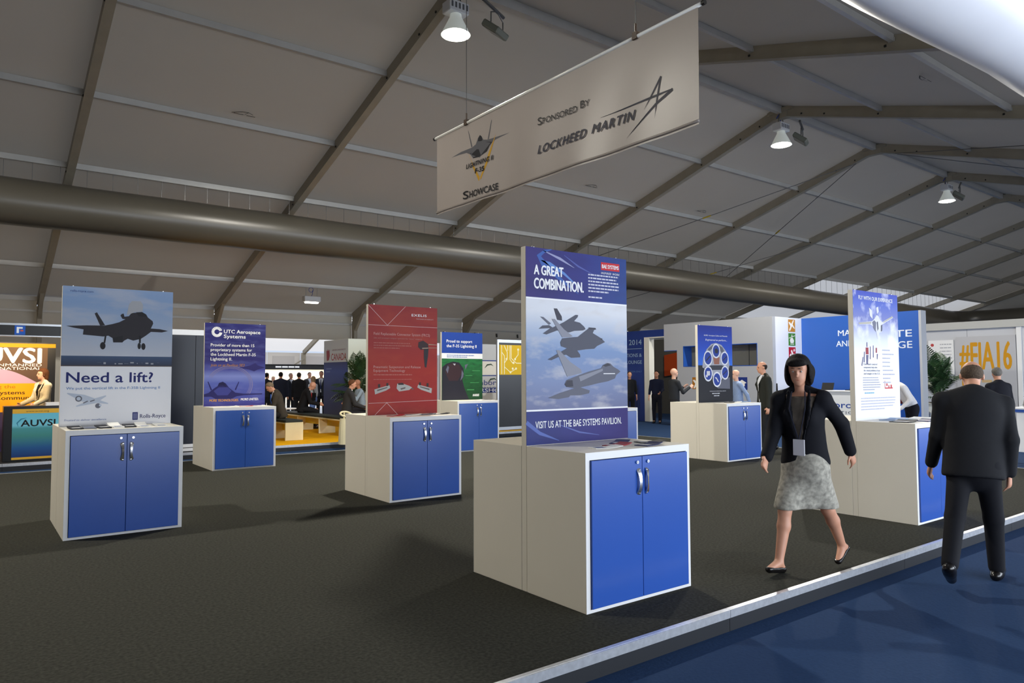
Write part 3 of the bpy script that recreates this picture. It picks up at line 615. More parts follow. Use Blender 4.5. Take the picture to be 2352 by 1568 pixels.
# ---- things lying on the cabinet tops
LEAF = [('white leaflet', (232, 232, 228)), ('grey printed leaflet', (120, 124, 132)), ('navy leaflet', (34, 44, 96)), ('red and white leaflet', (176, 50, 58)), ('black leaflet', (30, 30, 34)), ('pale blue leaflet', (150, 176, 210))]
def leaflet(k, u, v, z, rot, kind, label, wd=.105, ln=.21, th=.004, curl=.012):
    x, y, _ = STANDS[k]; col = LEAF[kind][1]
    root = thing('leaflet', label, 'leaflet', (x+u, y+v, H+z+.0005), R(rot), 'leaflets on the cabinets')
    n = 6; vs = []
    for i in range(n+1):
        a = -ln/2+ln*i/n; c = curl*max(0, (i/n-.5)*2)**2
        vs += [(a, -wd/2, c), (a, wd/2, c), (a, wd/2, c+th), (a, -wd/2, c+th)]
    f = [(4*i+j, 4*i+(j+1) % 4, 4*i+4+(j+1) % 4, 4*i+4+j) for i in range(n) for j in range(4)]+[(0, 3, 2, 1), (4*n, 4*n+1, 4*n+2, 4*n+3)]
    MB().add(vs, f).build('sheet', ink(*col), root)
    m2 = ink(206, 206, 206) if sum(col) < 300 else ink(90, 100, 140)
    q = lambda a: curl*max(0, (a/ln)*2)**2
    MB().add([(-ln*.4, -wd*.35, th+.0006), (-ln*.05, -wd*.35, th+.0006), (-ln*.05, wd*.35, th+.0006), (-ln*.4, wd*.35, th+.0006)], [(0, 1, 2, 3)]).build('printed_block', m2, root)
    return root
N_ = 'on the nearest cabinet top'
leaflet('combination', .72, .12, 0, 12, 2, 'navy folded leaflet nearest the right corner of the nearest cabinet')
leaflet('combination', .88, .25, 0, -20, 4, 'dark leaflet behind another at the nearest cabinet corner')
leaflet('combination', .68, .36, .0, 30, 2, 'navy leaflet behind the red one on the nearest cabinet')
leaflet('combination', .53, .24, 0, 8, 3, 'red and white leaflet in the middle of the nearest cabinet top')
leaflet('combination', .34, .16, 0, -15, 0, 'white leaflet lying flat left of the red one')
leaflet('combination', .42, .80, 0, 12, 4, 'dark stack of leaflets behind the three jets panel', th=.02)
leaflet('combination', .60, .86, 0, -30, 0, 'white leaflet on the rear half of the nearest cabinet')
for i, (u, kind, rot, lb) in enumerate(((.10, 4, 8, 'black leaflet at the left end under the hovering jet'), (.215, 1, -6, 'grey leaflet second from left under the hovering jet'), (.33, 4, 14, 'black leaflet fanned in the middle under the hovering jet'), (.445, 0, 20, 'curled white leaflet raised in the row under the hovering jet'), (.56, 4, -12, 'dark leaflet right of the curled white one'), (.68, 0, 12, 'white leaflet with lifted corner under the hovering jet'), (.84, 0, 0, 'white leaflet at the right end under the hovering jet'))):
    leaflet('lift', u, .24, 0, 90+rot*.3, kind, lb, th=.012 if i < 5 else .006, curl=.03 if i in (3, 5) else .01, wd=.104, ln=.26)
for i, (u, kind, rot, lb) in enumerate(((.24, 3, 10, 'red leaflet left on the cabinet below the red panel'), (.47, 0, -8, 'white leaflet in the middle below the red panel'), (.68, 1, 8, 'grey leaflet right of middle below the red panel'), (.89, 4, -5, 'dark leaflet at the right below the red panel'))):
    leaflet('red', u, .3, 0, rot, kind, lb, th=.006)
for i, (u, kind, lb) in enumerate(((.42, 4, 'dark leaflet left on the cabinet below the six circles'), (.62, 0, 'white leaflet below the six circles panel'), (.8, 5, 'pale leaflet right on the cabinet below the six circles'))):
    leaflet('cables', u, .25, 0, 10-12*i, kind, lb, th=.008)
for i, (u, v, kind, lb) in enumerate(((.20, .2, 4, 'black brochure at the front edge below the white aircraft panel'), (.42, .4, 5, 'pale blue brochure below the white aircraft panel'), (.56, .14, 2, 'navy brochure near the cabinet corner by the suited man'), (.80, .34, 0, 'white brochure furthest right below the white aircraft panel'))):
    leaflet('experience', u, v, 0, 6-4*i, kind, lb, wd=.19, ln=.27, th=.008)
leaflet('support', .66, .25, 0, 5, 0, 'white leaflet below the blue and green panel'); leaflet('support', .89, .28, 0, -10, 1, 'grey leaflet at the right below the blue and green panel')
leaflet('systems', .35, .3, 0, 4, 0, 'white leaflet left below the sunburst panel'); leaflet('systems', .6, .28, 0, -8, 3, 'reddish leaflet below the sunburst panel'); leaflet('systems', .8, .3, 0, 6, 0, 'white leaflet right below the sunburst panel')
# ================================================================ what hangs from the roof
ductm = mat('duct_fabric', (74, 70, 62), .34, 0, noise=.04, nscale=1.2); duct_lit = mat('daylit_duct_fabric', (232, 233, 238), .4, 0, noise=.02, nscale=1.2)  # second copy is whiter: daylight on the near duct is painted into it
def duct(name, label, pts, r, hang_y=None, x0=None, x1=None, seams=6.0, dm=None):
    root = thing(name, label, 'air duct', pts[0])
    o0 = Vector(pts[0]); P = [Vector(p)-o0 for p in pts]
    # lengths between seams are separate sleeves
    i = 0; step = max(1, int(round(seams)))
    while i < len(P)-1:
        j = min(i+step, len(P)-1); seg = P[i:j+1]
        rs = [r*(1+.010*math.sin(2.1*(i+k))+(.012 if k in (0, len(seg)-1) else 0)) for k in range(len(seg))]
        MB().tube(seg, rs, 28, cap=False).build('duct_sleeve', dm or ductm, root, smooth=True)
        i = j
    if hang_y:
        w = MB().tube([(0, 0, 0), (0, 0, 1)], .006, 5); w.lathe([(.004, -.05), (.016, -.03), (.016, .0), (.004, .02)], n=6)
        me = None; x = x0
        while x < x1:
            zt = roofz(hang_y); k = min(range(len(pts)), key=lambda q: abs(pts[q][0]-x)); zb = pts[k][2]+r-.01
            if me is None: o = w.build('hanger_wire', steel, root); me = o.data
            else: o = link('hanger_wire', me, root)
            o.location = (x-o0.x, hang_y-o0.y, zb-o0.z); o.scale = (1, 1, zt-zb)
            x += .5
    return root
n = 60
def z1(x): return 5.15 if x < 16 else 5.15-.012*(x-16)
pts = [(x, 18.0, z1(x)) for x in np.arange(-12, 46.1, 1.0)]
xe, ze = pts[-1][0], pts[-1][2]
pts += [(xe+1.6*math.sin(a), 18-1.6*(1-math.cos(a)), ze) for a in np.linspace(.2, math.pi/2, 7)]
pts += [(xe+1.6, 16.4-k, ze) for k in np.arange(1, 13, 1.0)]
duct('air_duct', 'long grey fabric air duct running across the hall behind the panels', [tuple(map(float, q)) for q in pts], .49, 17.98, 0., 46)
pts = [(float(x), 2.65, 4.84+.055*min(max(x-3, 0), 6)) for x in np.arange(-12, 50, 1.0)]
duct('air_duct', 'fabric air duct at the top right corner, daylight painted into its colour', pts, .5, dm=duct_lit)

# high bay lamps with an unlit floodlight beside each
lens = mat('lamp_lens', (255, 250, 236), .3, 0, emit=14)
bell = mat('lamp_bell', (226, 232, 226), .25, 0, emit=.22)
boxw = mat('ballast_white', (206, 208, 212), .5)
LN = {6.65: 'nearest lit high bay lamp hanging left of the banner', 16.65: 'lit high bay lamp right of the banner below the ridge', 26.65: 'lit high bay lamp furthest right under the ridge'}
def lamp(x, i):
    root = thing('high_bay_lamp', LN.get(x, 'lit high bay lamp beyond the %s edge of the photo' % ('left' if x < 0 else 'right')), 'lamp', (x, RY, 7.44), 0, 'high bay lamps under the ridge')
    b = MB().bbox((-.2, -.13, .36), (.2, .13, .56), .012)
    for s in (-1, 1):
        for k in range(5): b.box((-.17+.075*k, s*.131-.001, .42), (-.13+.075*k, s*.131+.001, .52), 1)
    b.build('ballast_box', [boxw, mat('slot_grey', (90, 92, 96), .6)], root)
    soft(MB().lathe([(.10, .36), (.11, .30), (.16, .2), (.22, .08), (.252, .0), (.26, .0)], n=32).build('reflector', bell, root), 60)
    soft(MB().lathe([(0, -.045), (.10, -.04), (.19, -.022), (.25, .001), (.25, .006), (0, .006)], n=32).build('lens', lens, root), 60)
    w = MB()
    for s in (-1, 1): w.tube([(s*.12, 0, .56), (s*.05, 0, .85)], .012, 6)
    w.build('hanger', steel, root)
    MB().tube([(.02, .03, .56), (.08, .06, .68), (.0, .1, .78), (-.1, .06, .7), (-.05, .0, .82)], .012, 6).build('power_cable', mat('blue_cable', (30, 60, 150), .5), root)
    L = light('lamp_light', 'SPOT', (0, 0, -.07), LAMP_W, (1, .95, .84), shadow_soft_size=.14, spot_size=R(168), spot_blend=.25); L.parent = root
    # unlit floodlight
    f = thing('floodlight', {6.65: 'unlit square floodlight beside the nearest lamp', 16.65: 'unlit floodlight tilted beside the lamp right of the banner', 26.65: 'unlit floodlight beside the furthest lamp'}.get(x, 'unlit floodlight beyond the %s edge of the photo' % ('left' if x < 0 else 'right')), 'floodlight', (x+.82, RY-.1, 7.95), R(25), 'unlit floodlights')
    MB().tube([(-.5, 0, .12), (.25, 0, .12)], .03, 8).build('mounting_bar', steel, f)
    hb = MB(); c, s_ = math.cos(R(38)), math.sin(R(38))
    rot = lambda p: (p[0], p[1]*c-p[2]*s_, p[1]*s_+p[2]*c)
    bx = MB().bbox((-.2, -.2, -.12), (.2, .2, .0), .02); bx.v = [rot(p) for p in bx.v]; bx.v = [(a, b_, d-.16) for a, b_, d in bx.v]; bx.build('housing', mat('floodlight_grey', (120, 122, 112), .5), f)
    gl = MB().box((-.17, -.17, -.128), (.17, .17, -.121)); gl.v = [rot(p) for p in gl.v]; gl.v = [(a, b_, d-.16) for a, b_, d in gl.v]; gl.build('glass', mat('floodlight_glass', (96, 98, 84), .15), f)
    MB().tube([(-.22, .0, -.16), (-.22, 0, .02), (0, 0, .12), (.22, 0, .02), (.22, 0, -.16)], .012, 6).build('bracket', steel, f)
for i, x in enumerate((-3.35, 6.65, 16.65, 26.65, 36.65)): lamp(x, i)

# hanging banner
BX, BY0, BZ0, BL, BH = 5.05, 8.31, 3.68, 4.40, 1.065
ban = thing('hanging_banner', 'large pale fabric banner with dark lettering hanging from the roof', 'banner', (BX, BY0, BZ0))
cloth = mat('banner_fabric', (156, 147, 141), .38, 0, noise=.02, nscale=3, trans=.12)
def bw(u, v):
    return .010*math.sin(u*3.1+v*1.5)*(1-v/BH*.7)+.007*math.sin(u*7.3-v*2.2)*(1-v/BH)+.006*math.exp(-((u-.35-(BH-v)*.15)*9)**2)*(1-v/BH)
fb = lambda u, v, w=0: (-w-bw(u, v), -u, v)
nu, nv = 90, 20
vs = [fb(BL*i/nu, BH*j/nv) for i in range(nu+1) for j in range(nv+1)]
fs = [(i*(nv+1)+j, (i+1)*(nv+1)+j, (i+1)*(nv+1)+j+1, i*(nv+1)+j+1) for i in range(nu) for j in range(nv)]
cl = MB().add(vs, fs).build('banner_cloth', cloth, ban, smooth=True)
MB().tube([(-bw(BL*i/40, .02)-.006, -BL*i/40, .03) for i in range(41)], .013, 8).build('bottom_hem', cloth, ban, smooth=True)
MB().tube([(0, .06, BH), (0, -BL-.06, BH)], .018, 12).build('pole', mat('white_pole', (236, 236, 232), .25), ban, smooth=True)
for yy in (.06, -BL-.06): MB().tube([(0, yy-.015, BH), (0, yy+.015, BH)], .024, 10).build('pole_cap', blackplastic, ban)
for u in (.72, 3.66):
    zt = roofz(BY0-u)-BZ0+.1
    MB().tube([(0, -u, BH+.02), (0, -u, zt)], .004, 6).build('suspension_wire', steel, ban)
    t = MB().tube([(0, -u, BH+.05), (0, -u, BH+.13)], .012, 8); t.box((-.024, -u-.03, BH-.025), (.024, -u+.03, BH+.045)); t.build('clamp', mat('brown_clamp', (78, 60, 46), .5), ban)
def bn(px, py): q = onx(px, py, BX-.012); return (BY0-q.y, q.z-BZ0)
def bc(cx, cy): return bn(980+cx/3.1364, cy/3.1364)      # enlarged view of the banner
INKD = ink(30, 32, 52); INKB = ink(22, 22, 26)
def bl(t, a, b, capc, m, bold=0, shear=0, sp=1):
    """lettering between two baseline points read off the enlarged view"""
    p, q = bc(*a), bc(*b); v0, v1 = p[1], q[1]
    o = letters('lettering', t, lambda u, v, w=0: fb(u, v+(v1-v0)*(u-p[0])/(q[0]-p[0]), w), m, cl, p[0], v0, capc, q[0]-p[0], bold, shear, layer=9, spacing=sp)
    return o
bl('LIGHTNING II', (283, 1217), (475, 1147), .06, INKB, .05, .1, 1.1)
bl('F-35', (345, 1247), (411, 1225), .06, INKB, .05, .1)
bl('S', (262, 1437), (300, 1427), .105, INKB, .03); bl('HOWCASE', (308, 1424), (508, 1362), .085, INKB, .03)
bl('S', (803, 905), (832, 896), .09, INKB, .004); bl('PONSORED', (838, 893), (1082, 803), .072, INKB, .004)
bl('B', (1106, 782), (1138, 770), .085, INKB, .004); bl('Y', (1140, 768), (1170, 757), .07, INKB, .004)
bl('LOCKHEED', (803, 1110), (1150, 985), .095, INKD, .035, .35, 1.2); bl('MARTIN', (1186, 962), (1503, 855), .095, INKD, .035, .35, 1.2)
def bflat(name, L, m, layer=3.5):
    """thin printed stroke, cut up so that it follows the cloth"""
    return flat(name, [bc(*q) for q in L], lambda u, v, w=0: fb(u, v, w), m, cl, layer)
def bstroke(a, b, w0, w1):
    p, q = bc(*a), bc(*b); n_ = 8
    P_ = [(p[0]+(q[0]-p[0])*i/n_, p[1]+(q[1]-p[1])*i/n_) for i in range(n_+1)]
    return stroke(P_, [w0+(w1-w0)*i/n_ for i in range(n_+1)])
flats('star_logo', [bstroke((1245, 845), (1640, 692), .002, .022), bstroke((1640, 692), (1770, 637), .022, .012), bstroke((1768, 640), (1650, 745), .03, .024), bstroke((1650, 745), (1432, 993), .024, .001), bstroke((1687, 548), (1620, 680), .022, .016), bstroke((1620, 680), (1562, 790), .016, .001), bstroke((1685, 552), (1658, 700), .018, .018), bstroke((1658, 700), (1638, 850), .018, .001)], lambda u, v, w=0: fb(u, v, w), INKD, cl, 3.5)
FJ = [ink(34, 34, 38), ink(92, 92, 98), ink(196, 150, 40)]
def j2(cx, cy): return bn(1020+cx/6.817, 240+cy/6.817)
flats('jet_emblem', [([j2(*q) for q in [(345, 690), (420, 910), (435, 985), (530, 1190), (540, 1190), (545, 1130), (465, 980), (410, 870)]], 2), ([j2(*q) for q in [(800, 450), (730, 700), (660, 930), (560, 1180), (552, 1140), (640, 900), (690, 730)]], 2),
 ([j2(*q) for q in [(115, 832), (260, 740), (420, 670), (480, 620), (515, 520), (545, 472), (570, 490), (600, 545), (670, 545), (800, 505), (1020, 432), (900, 490), (790, 545), (740, 590), (700, 640), (660, 730), (560, 800), (545, 828), (525, 820), (440, 840), (400, 780), (340, 755), (240, 785)]], 1),
 ([j2(*q) for q in [(360, 745), (460, 660), (500, 680), (560, 675), (620, 580), (740, 580), (700, 640), (655, 730), (560, 795), (525, 820), (440, 838), (405, 780)]], 0), ([j2(*q) for q in [(495, 615), (520, 525), (548, 474), (575, 500), (590, 575)]], 0),
 ([j2(*q) for q in [(362, 400), (372, 420), (428, 655), (412, 668)]], 1), ([j2(*q) for q in [(728, 232), (735, 245), (688, 535), (668, 545)]], 1)], lambda u, v, w=0: fb(u, v, w), FJ, cl, 2)

# bracing cables
def cable(label, p, q):
    p = Vector(p); q = Vector(q); t = tag(link('bracing_cable', None, ceil, p), label)
    MB().tube([(0, 0, 0), tuple(q-p)], .011, 6).build('wire', steel, t)
    d = (q-p).normalized(); m_ = (q-p)*.42
    MB().tube([tuple(m_-d*.14), tuple(m_+d*.14)], .024, 6).build('turnbuckle', mat('yellow_tag', (176, 150, 30), .5), t)
def rp(x, off): y = RY+off; return (x, y, roofz(y)-.14)
cable('bracing cable sloping down left from the third rafter joint behind the banner', rp(21.68, .6), rp(16.72, 10.2))
cable('bracing cable sloping steeply down from the same rafter joint to the next rafter', rp(21.70, .62), rp(26.62, 10.2))
cable('bracing cable crossing low between two rafters near the six circles panel', rp(26.62, 5.0), rp(21.74, 12.5))
cable('bracing cable on the right roof slope running nearly level', rp(21.74, -.6), rp(26.62, -10)); cable('lower bracing cable on the right roof slope', rp(21.62, -.6), rp(16.74, -10))
# emergency light above the opening
el = thing('emergency_light', 'small white rectangular emergency light hanging under the roof', 'light', (9.14, 23.08, 4.0))
MB().bbox((-.28, -.12, 0), (.28, .12, .18), .015).build('casing', boxw, el)
MB().bbox((-.22, -.09, -.05), (.22, .09, .004), .02).build('lens', mat('strip_lens', (255, 252, 240), .4, emit=5), el)
for s in (-1, 1): MB().tube([(s*.2, 0, .18), (s*.2, 0, .47)], .006, 5).build('wire', steel, el)
MB().tube([(.0, 0, .18), (.05, .05, .28), (.02, .0, .36)]+[(-.02+.08*math.cos(a), .0, .40+.08*math.sin(a)) for a in np.linspace(0, 6, 12)], .008, 6).build('blue_cable', mat('blue_cable', (30, 60, 150), .5), el)
# maker's marks printed on the roof fabric
for px, py in ((557, 263), (1357, 428), (1610, 486), (2125, 180)):
    d = ray(px, py); s = 1 if px < 2000 else -1
    # meet the sloping roof plane
    t = (RZ+.06+s*SL*RY-O.z)/(d.z+s*SL*d.y); q = O+d*t
    L = [stroke([(-.22, 0), (-.02, .09), (.10, .1)], .02), stroke([(-.18, 0), (.02, 0)], .02), stroke([(.08, 0), (.26, .0)], .02), stroke([(.04, .02), (.1, .1), (.2, .05)], .015)]
    flats('printed_mark', L, lambda u, v, w=0: (q.x+u, q.y-v*s, q.z+v*SL-w), ink(70, 72, 70), ceil, 1)
# ================================================================ stands around the hall
def board(name, label, cat, x0, x1, y0, y1, z0, z1, m, group=None):
    t = thing(name, label, cat, (x0, y0, z0), 0, group)
    MB().bbox((0, 0, 0), (x1-x0, y1-y0, z1-z0), .003).build('board', m, t); return t
# ---- corner stand on the left
blk = mat('stand_black', (22, 24, 28), .35); slv = mat('silver_rail', (184, 188, 194), .3, .8)
fa = thing('stand_fascia', 'black fascia board with a small blue logo tile', 'fascia', (-5, 15.62, 2.235))
MB().box((0, 0, .02), (6.52, .06, .2)).build('board', blk, fa)
MB().box((0, -.01, .2), (6.52, .07, .235)).build('top_rail', slv, fa); MB().box((0, -.01, 0), (6.52, .07, .02)).build('bottom_rail', slv, fa)
q = ony(34, 745, 15.6).x+5; f5 = fr_y(0, -.002, 0)
tl = flat('logo_tile', rect(q, .03, q+.16, .2), f5, ink(30, 80, 170), fa, 1)
flats('logo_mark', [rect(q+.03, .06, q+.065, .17), rect(q+.03, .14, q+.12, .17)], f5, ink(206, 214, 224), tl, 2); flat('logo_dot', rect(q+.085, .09, q+.13, .12), f5, ink(170, 80, 60), tl, 2)
for x in (-5, 1.46):
    MB().box((x+5, 0, -2.235), (x+5.06, .06, .02)).build('upright', slv if x < 0 else mat('warm_upright', (214, 200, 176), .4), fa)
gw = thing('graphic_wall', 'warm lit graphic wall with white lettering and orange band', 'display wall', (-3.0, 17.9, 0))
MB().box((0, .004, 0), (4.5, .06, 2.22)).build('board', blk, gw)
F5 = fr_y(0, .004, 0); GX = lambda px: ony(px, 800, 17.9).x+3.0; GZ = lambda py: ony(60, py, 17.9).z
gp = flat('graphic', rect(0, 0, GX(110), 2.2), F5, grad('print_space', [(0, (60, 50, 96)), (.42, (70, 58, 92)), (.62, (90, 66, 56)), (1, (120, 92, 66))], noise=.3, nscale=4, nstretch=(4, 1, .3), noisecol=(84, 70, 60)), gw, 1)
flat('gold_band', rect(0, 2.12, GX(128), 2.2), F5, ink(226, 160, 24), gp, 2)
flat('earth_picture', [(0, GZ(880))]+[(GX(-40)+(GX(90)-GX(-40))*t, GZ(880)+.30*math.sin(math.pi*min(1, .35+t*.65))) for t in np.linspace(0, 1, 20)]+[(GX(90), GZ(880))], F5, ink(196, 160, 186), gp, 1.5)
flat('orange_band', rect(0, GZ(945), GX(97), GZ(880)), F5, ink(244, 166, 20), gp, 2)
letters('lettering', 'AUVSI', F5, WHITE, gp, GX(95), GZ(833), .32, 1.35, .045, align='R', layer=2.2)
letters('lettering', 'ASSOCIATION FOR UNMANNED', F5, WHITE, gp, GX(97), GZ(841), .06, 2.2, .01, align='R', layer=2.2)
letters('lettering', 'VEHICLE SYSTEMS INTERNATIONAL', F5, WHITE, gp, GX(97), GZ(849), .06, 2.3, .01, align='R', layer=2.2)
letters('lettering', 'Promoting the', F5, ink(180, 110, 10), gp, GX(38), GZ(891), .07, .85, .01, align='R', layer=3)
letters('lettering', 'Unmanned Systems', F5, ink(60, 40, 20), gp, GX(60), GZ(905), .08, 1.2, .02, align='R', layer=3)
letters('lettering', '& Robotics Community', F5, ink(60, 40, 20), gp, GX(92), GZ(917), .08, 1.5, .02, align='R', layer=3)
sl = light('stand_spot', 'AREA', (.2, 16.3, 2.35), 60, (1, .72, .4), shape='RECTANGLE', size=2.6, size_y=.2); sl.rotation_euler = (R(62), 0, 0)
ctr = thing('lit_counter', 'black counter with blue and green lit front panel', 'counter', (.55, 15.62, 0))
MB().bbox((0, 0, 0), (.88, .5, .98), .006).build('body', blk, ctr)
F6 = fr_y(0, -.001, 0)
cp = flat('front_graphic', rect(.13, .06, .86, .93), F6, grad('print_blue_green', [(0, (28, 50, 110)), (.2, (36, 84, 140)), (.45, (64, 130, 130)), (.6, (70, 140, 150)), (.66, (110, 186, 210)), (1, (90, 176, 210))]), ctr, 1)
flat('gold_band', rect(.13, .85, .86, .93), F6, ink(206, 164, 60), cp, 2); flat('gold_band', rect(.13, .03, .86, .07), F6, ink(206, 164, 60), cp, 2)
letters('lettering', 'AUVSI', F6, INKB, cp, .26, .62, .12, .52, .03, layer=2); flat('swoosh', stroke([(.22, .62), (.2, .68), (.26, .75), (.34, .77)], [.004, .02, .02, .004]), F6, ink(50, 120, 150), cp, 2)
letters('lettering', 'www.auvsi.org', F6, ink(110, 96, 60), cp, .33, .875, .03, .35, .01, layer=3)
pp = thing('paper_stack', 'stack of white papers on the lit counter', 'papers', (1.3, 15.75, .981)); b = MB()
for i in range(5): b.box((-.12+.008*(i % 2), -.1, .012*i), (.12+.008*(i % 3), .12, .012*i+.011))
b.build('sheets', WHITE, pp)
pw_ = thing('partition_wall', 'plain dark navy partition wall between two display panels', 'partition', (1.60, 15.62, 0))
nav = mat('dark_navy_panel', (22, 27, 40), .3)
for i in range(3): MB().bbox((1.07*i, 0, .14), (1.07*i+1.065, .05, 2.35), .003).build('panel', nav, pw_)
MB().box((0, -.012, 2.35), (3.21, .06, 2.46)).build('top_rail', mat('white_rail', (214, 218, 226), .3), pw_)
MB().box((0, -.02, .075), (3.21, .05, .14)).build('base_strip', mat('white_rail', (214, 218, 226), .3), pw_); MB().box((0, -.02, 0), (3.21, .05, .06)).build('base_strip', mat('white_rail', (214, 218, 226), .3), pw_)
# ---- lounge
ply = mat('cream_plywood', (226, 216, 178), .5, noise=.04, nscale=4); cush = mat('dark_cushion', (34, 42, 40), .7)
yel = mat('yellow_panel', (206, 180, 30), .5)
def bench(label, x0, y0, L, wd, supports):
    t = thing('bench', label, 'bench', (x0, y0, 0), 0, 'lounge benches')
    MB().bbox((0, 0, .385), (wd, L, .42), .004).build('top_board', ply, t)
    for s in supports: MB().bbox((0, s, 0), (wd, s+.04, .385), .003).build('end_panel', ply, t)
    MB().bbox((wd*.5, .05, .2), (wd*.5+.03, L-.05, .385), .003).build('stretcher', yel, t)
    n_ = max(1, round(L/1.6))
    for k in range(n_): MB().bbox((.005, L*k/n_+.01, .421), (wd-.005, L*(k+1)/n_-.01, .475), .012).build('cushion', cush, t)
bench('short cream bench with dark cushion at the lounge edge', 5.98, 16.62, 1.7, .43, (0, .8, 1.66))
bench('long cream bench with dark cushions across the lounge', 7.47, 16.4, 5.0, .46, (0, 1.86, 3.4, 4.96))
bench('cream bench behind the long one by the palm', 9.0, 16.9, 2.9, .46, (0, 1.4, 2.86))
tbl = thing('coffee_table', 'small round white table between the lounge benches', 'table', (6.95, 19.3, 0))
MB().lathe([(0, .62), (.27, .62), (.28, .635), (.27, .65), (0, .65)], n=24).build('table_top', WHITE, tbl); MB().tube([(0, 0, .02), (0, 0, .62)], .025, 8).build('stem', slv, tbl); MB().lathe([(0, 0), (.2, 0), (.2, .012), (.03, .03), (0, .03)], n=20).build('base', slv, tbl)
rg = thing('ring_stool', 'cream ring handle of a stool seen above the cabinet by the red panel', 'stool', tuple(atd(795, 16.0, 0)))
MB().tube([(.125*math.cos(a), .09*math.sin(a), .66+.05*math.sin(a)) for a in np.linspace(0, 2*math.pi, 25)], .022, 8).build('ring', ply, rg, smooth=True)
MB().lathe([(0, 0), (.16, 0), (.15, .3), (.13, .56), (.0, .56)], n=16).build('seat', ply, rg); MB().tube([(0, .09, .5), (0, .09, .70)], .02, 6).build('stem', ply, rg)
# leaf panel booth
cb = thing('booth_box', 'tall booth with navy lower half and red leaf lettering above', 'booth', (9.75, 21.5, 0))
MB().bbox((0, 0, 0), (3.0, 1.95, 2.72), .004).build('body', mat('booth_white', (214, 222, 214), .5), cb)
F7 = fr_x(-.001, 1.95, 0)
ng = flat('navy_graphic', rect(0, 0, 1.95, 1.98), F7, grad('print_navy_glow', [(0, (24, 28, 70)), (.5, (28, 40, 100)), (.85, (44, 66, 150)), (1, (30, 40, 104))]), cb, 1)
up_ = flat('pale_graphic', rect(0, 1.98, 1.95, 2.71), F7, ink(190, 196, 206), cb, 1)
letters('lettering', 'CANADA', F7, ink(150, 30, 44), up_, .62, 2.04, .24, 1.2, .012); letters('lettering', 'AEROSPACE INDUSTRIES OF', F7, ink(120, 60, 80), up_, .7, 2.36, .05, 1.05, .004)
flats('leaf_mark', [[(.25, 2.03), (.42, 2.05), (.5, 2.2), (.46, 2.42), (.38, 2.36), (.33, 2.44), (.27, 2.36), (.2, 2.4)]], F7, ink(140, 40, 54), up_, 2)
textlines('small_print', F7, ink(110, 130, 190), ng, .2, .7, 1.75, 2, .1, .03)
# bright booth in the next hall
nb = thing('far_booth', 'brightly lit white booth with black fascia in the next hall', 'booth', (9.5, 38.0, LOW+.012))
MB().box((0, 1.9, 0), (8.3, 1.95, 2.2)).build('back_wall', mat('far_white', (236, 226, 206), .5), nb)
MB().box((0, 0, 2.02), (7.6, .06, 2.30)).build('fascia', blk, nb); MB().box((7.6, 0, 0), (7.78, .1, 3.0)).build('post', blk, nb); MB().box((0, 0, 2.24), (8.2, 1.9, 2.26)).build('roof_board', mat('far_white', (236, 226, 206), .5), nb)
textlines('small_print', fr_y(0, -.002, 0), WHITE, nb, 3.6, 5.6, 2.12, 1, .1, .08, rag=0)
for i in range(4): MB().bbox((1+1.7*i, 1.86, .9), (2.2+1.7*i, 1.9, 1.7), .004).build('wall_picture', ink(226, 206, 176), nb)
fl = light('far_booth_light', 'AREA', (13.5, 38.9, 1.98), 260, (1, .93, .82), shape='RECTANGLE', size=7, size_y=1.2)
nl = light('next_hall_light', 'AREA', (14, 33.5, 5.9), 700, (1, .98, .96), shape='RECTANGLE', size=14, size_y=3)
# ---- middle: red board, striped backdrop, circuit panel
rb_ = board('sign_board', 'narrow red sign board with a white numeral behind the red panel', 'sign', 10.2, 11.1, 18.4, 18.46, 0, 2.45, ink(176, 36, 40))
letters('numeral', '3', fr_y(0, -.003, 0), WHITE, rb_, .52, 1.55, .5, .42, .05); MB().box((0, -.006, 2.35), (.9, .0, 2.45)).build('white_cap', WHITE, rb_)
flats('crowd_picture', [(disc(.5+.07*i, .95+.05*(i % 3), .06), i % 3) for i in range(6)]+[(rect(.3, .5, .9, .9), 3)], fr_y(0, -.003, 0), [ink(200, 196, 190), ink(120, 40, 44), ink(60, 60, 90), ink(70, 62, 90)], rb_, 1)
sb = board('striped_backdrop', 'grey slatted backdrop with blue stripes and blue lettering', 'backdrop', 11.3, 15.2, 18.4, 18.46, 0, 2.5, mat('slat_grey', (176, 180, 186), .5))
F8 = fr_y(0, -.003, 0)
for z, h_, c in ((1.97, .03, (40, 60, 130)), (1.5, .03, (40, 60, 130)), (.98, .16, (40, 60, 130)), (.62, .02, (40, 60, 130))): flat('stripe', rect(0, z, 3.9, z+h_), F8, ink(*c), sb, 1)
flat('pale_stripe', rect(0, 1.54, 3.9, 1.96), F8, ink(206, 206, 200), sb, .8)
letters('lettering', 'Farnborough', F8, ink(60, 70, 130), sb, 1.0, 1.22, .17, 1.7, .012); letters('lettering', 'INTERNATIONAL', F8, ink(110, 112, 120), sb, 1.0, 1.1, .07, 1.7, .006); letters('lettering', 'AIRSHOW', F8, ink(206, 210, 220), sb, 1.15, 1.0, .12, 1.4, .012)
for i, (x, z) in enumerate(((1.62, 1.75), (1.75, 1.3), (1.7, .6))):
    flats('leaf_picture', [stroke([(x, z), (x+.1, z+.1), (x+.25, z+.12), (x+.34, z+.06)], [.01, .05, .04, .004])], F8, ink(50, 70, 56), sb, 2)
cpn = thing('circuit_panel', 'black panel with yellow circuit board graphic and silver frame', 'display panel', (11.1, 15.22, 0))
MB().box((.05, .01, .16), (2.2, .05, 2.38)).build('board', mat('panel_black', (20, 22, 28), .3), cpn)
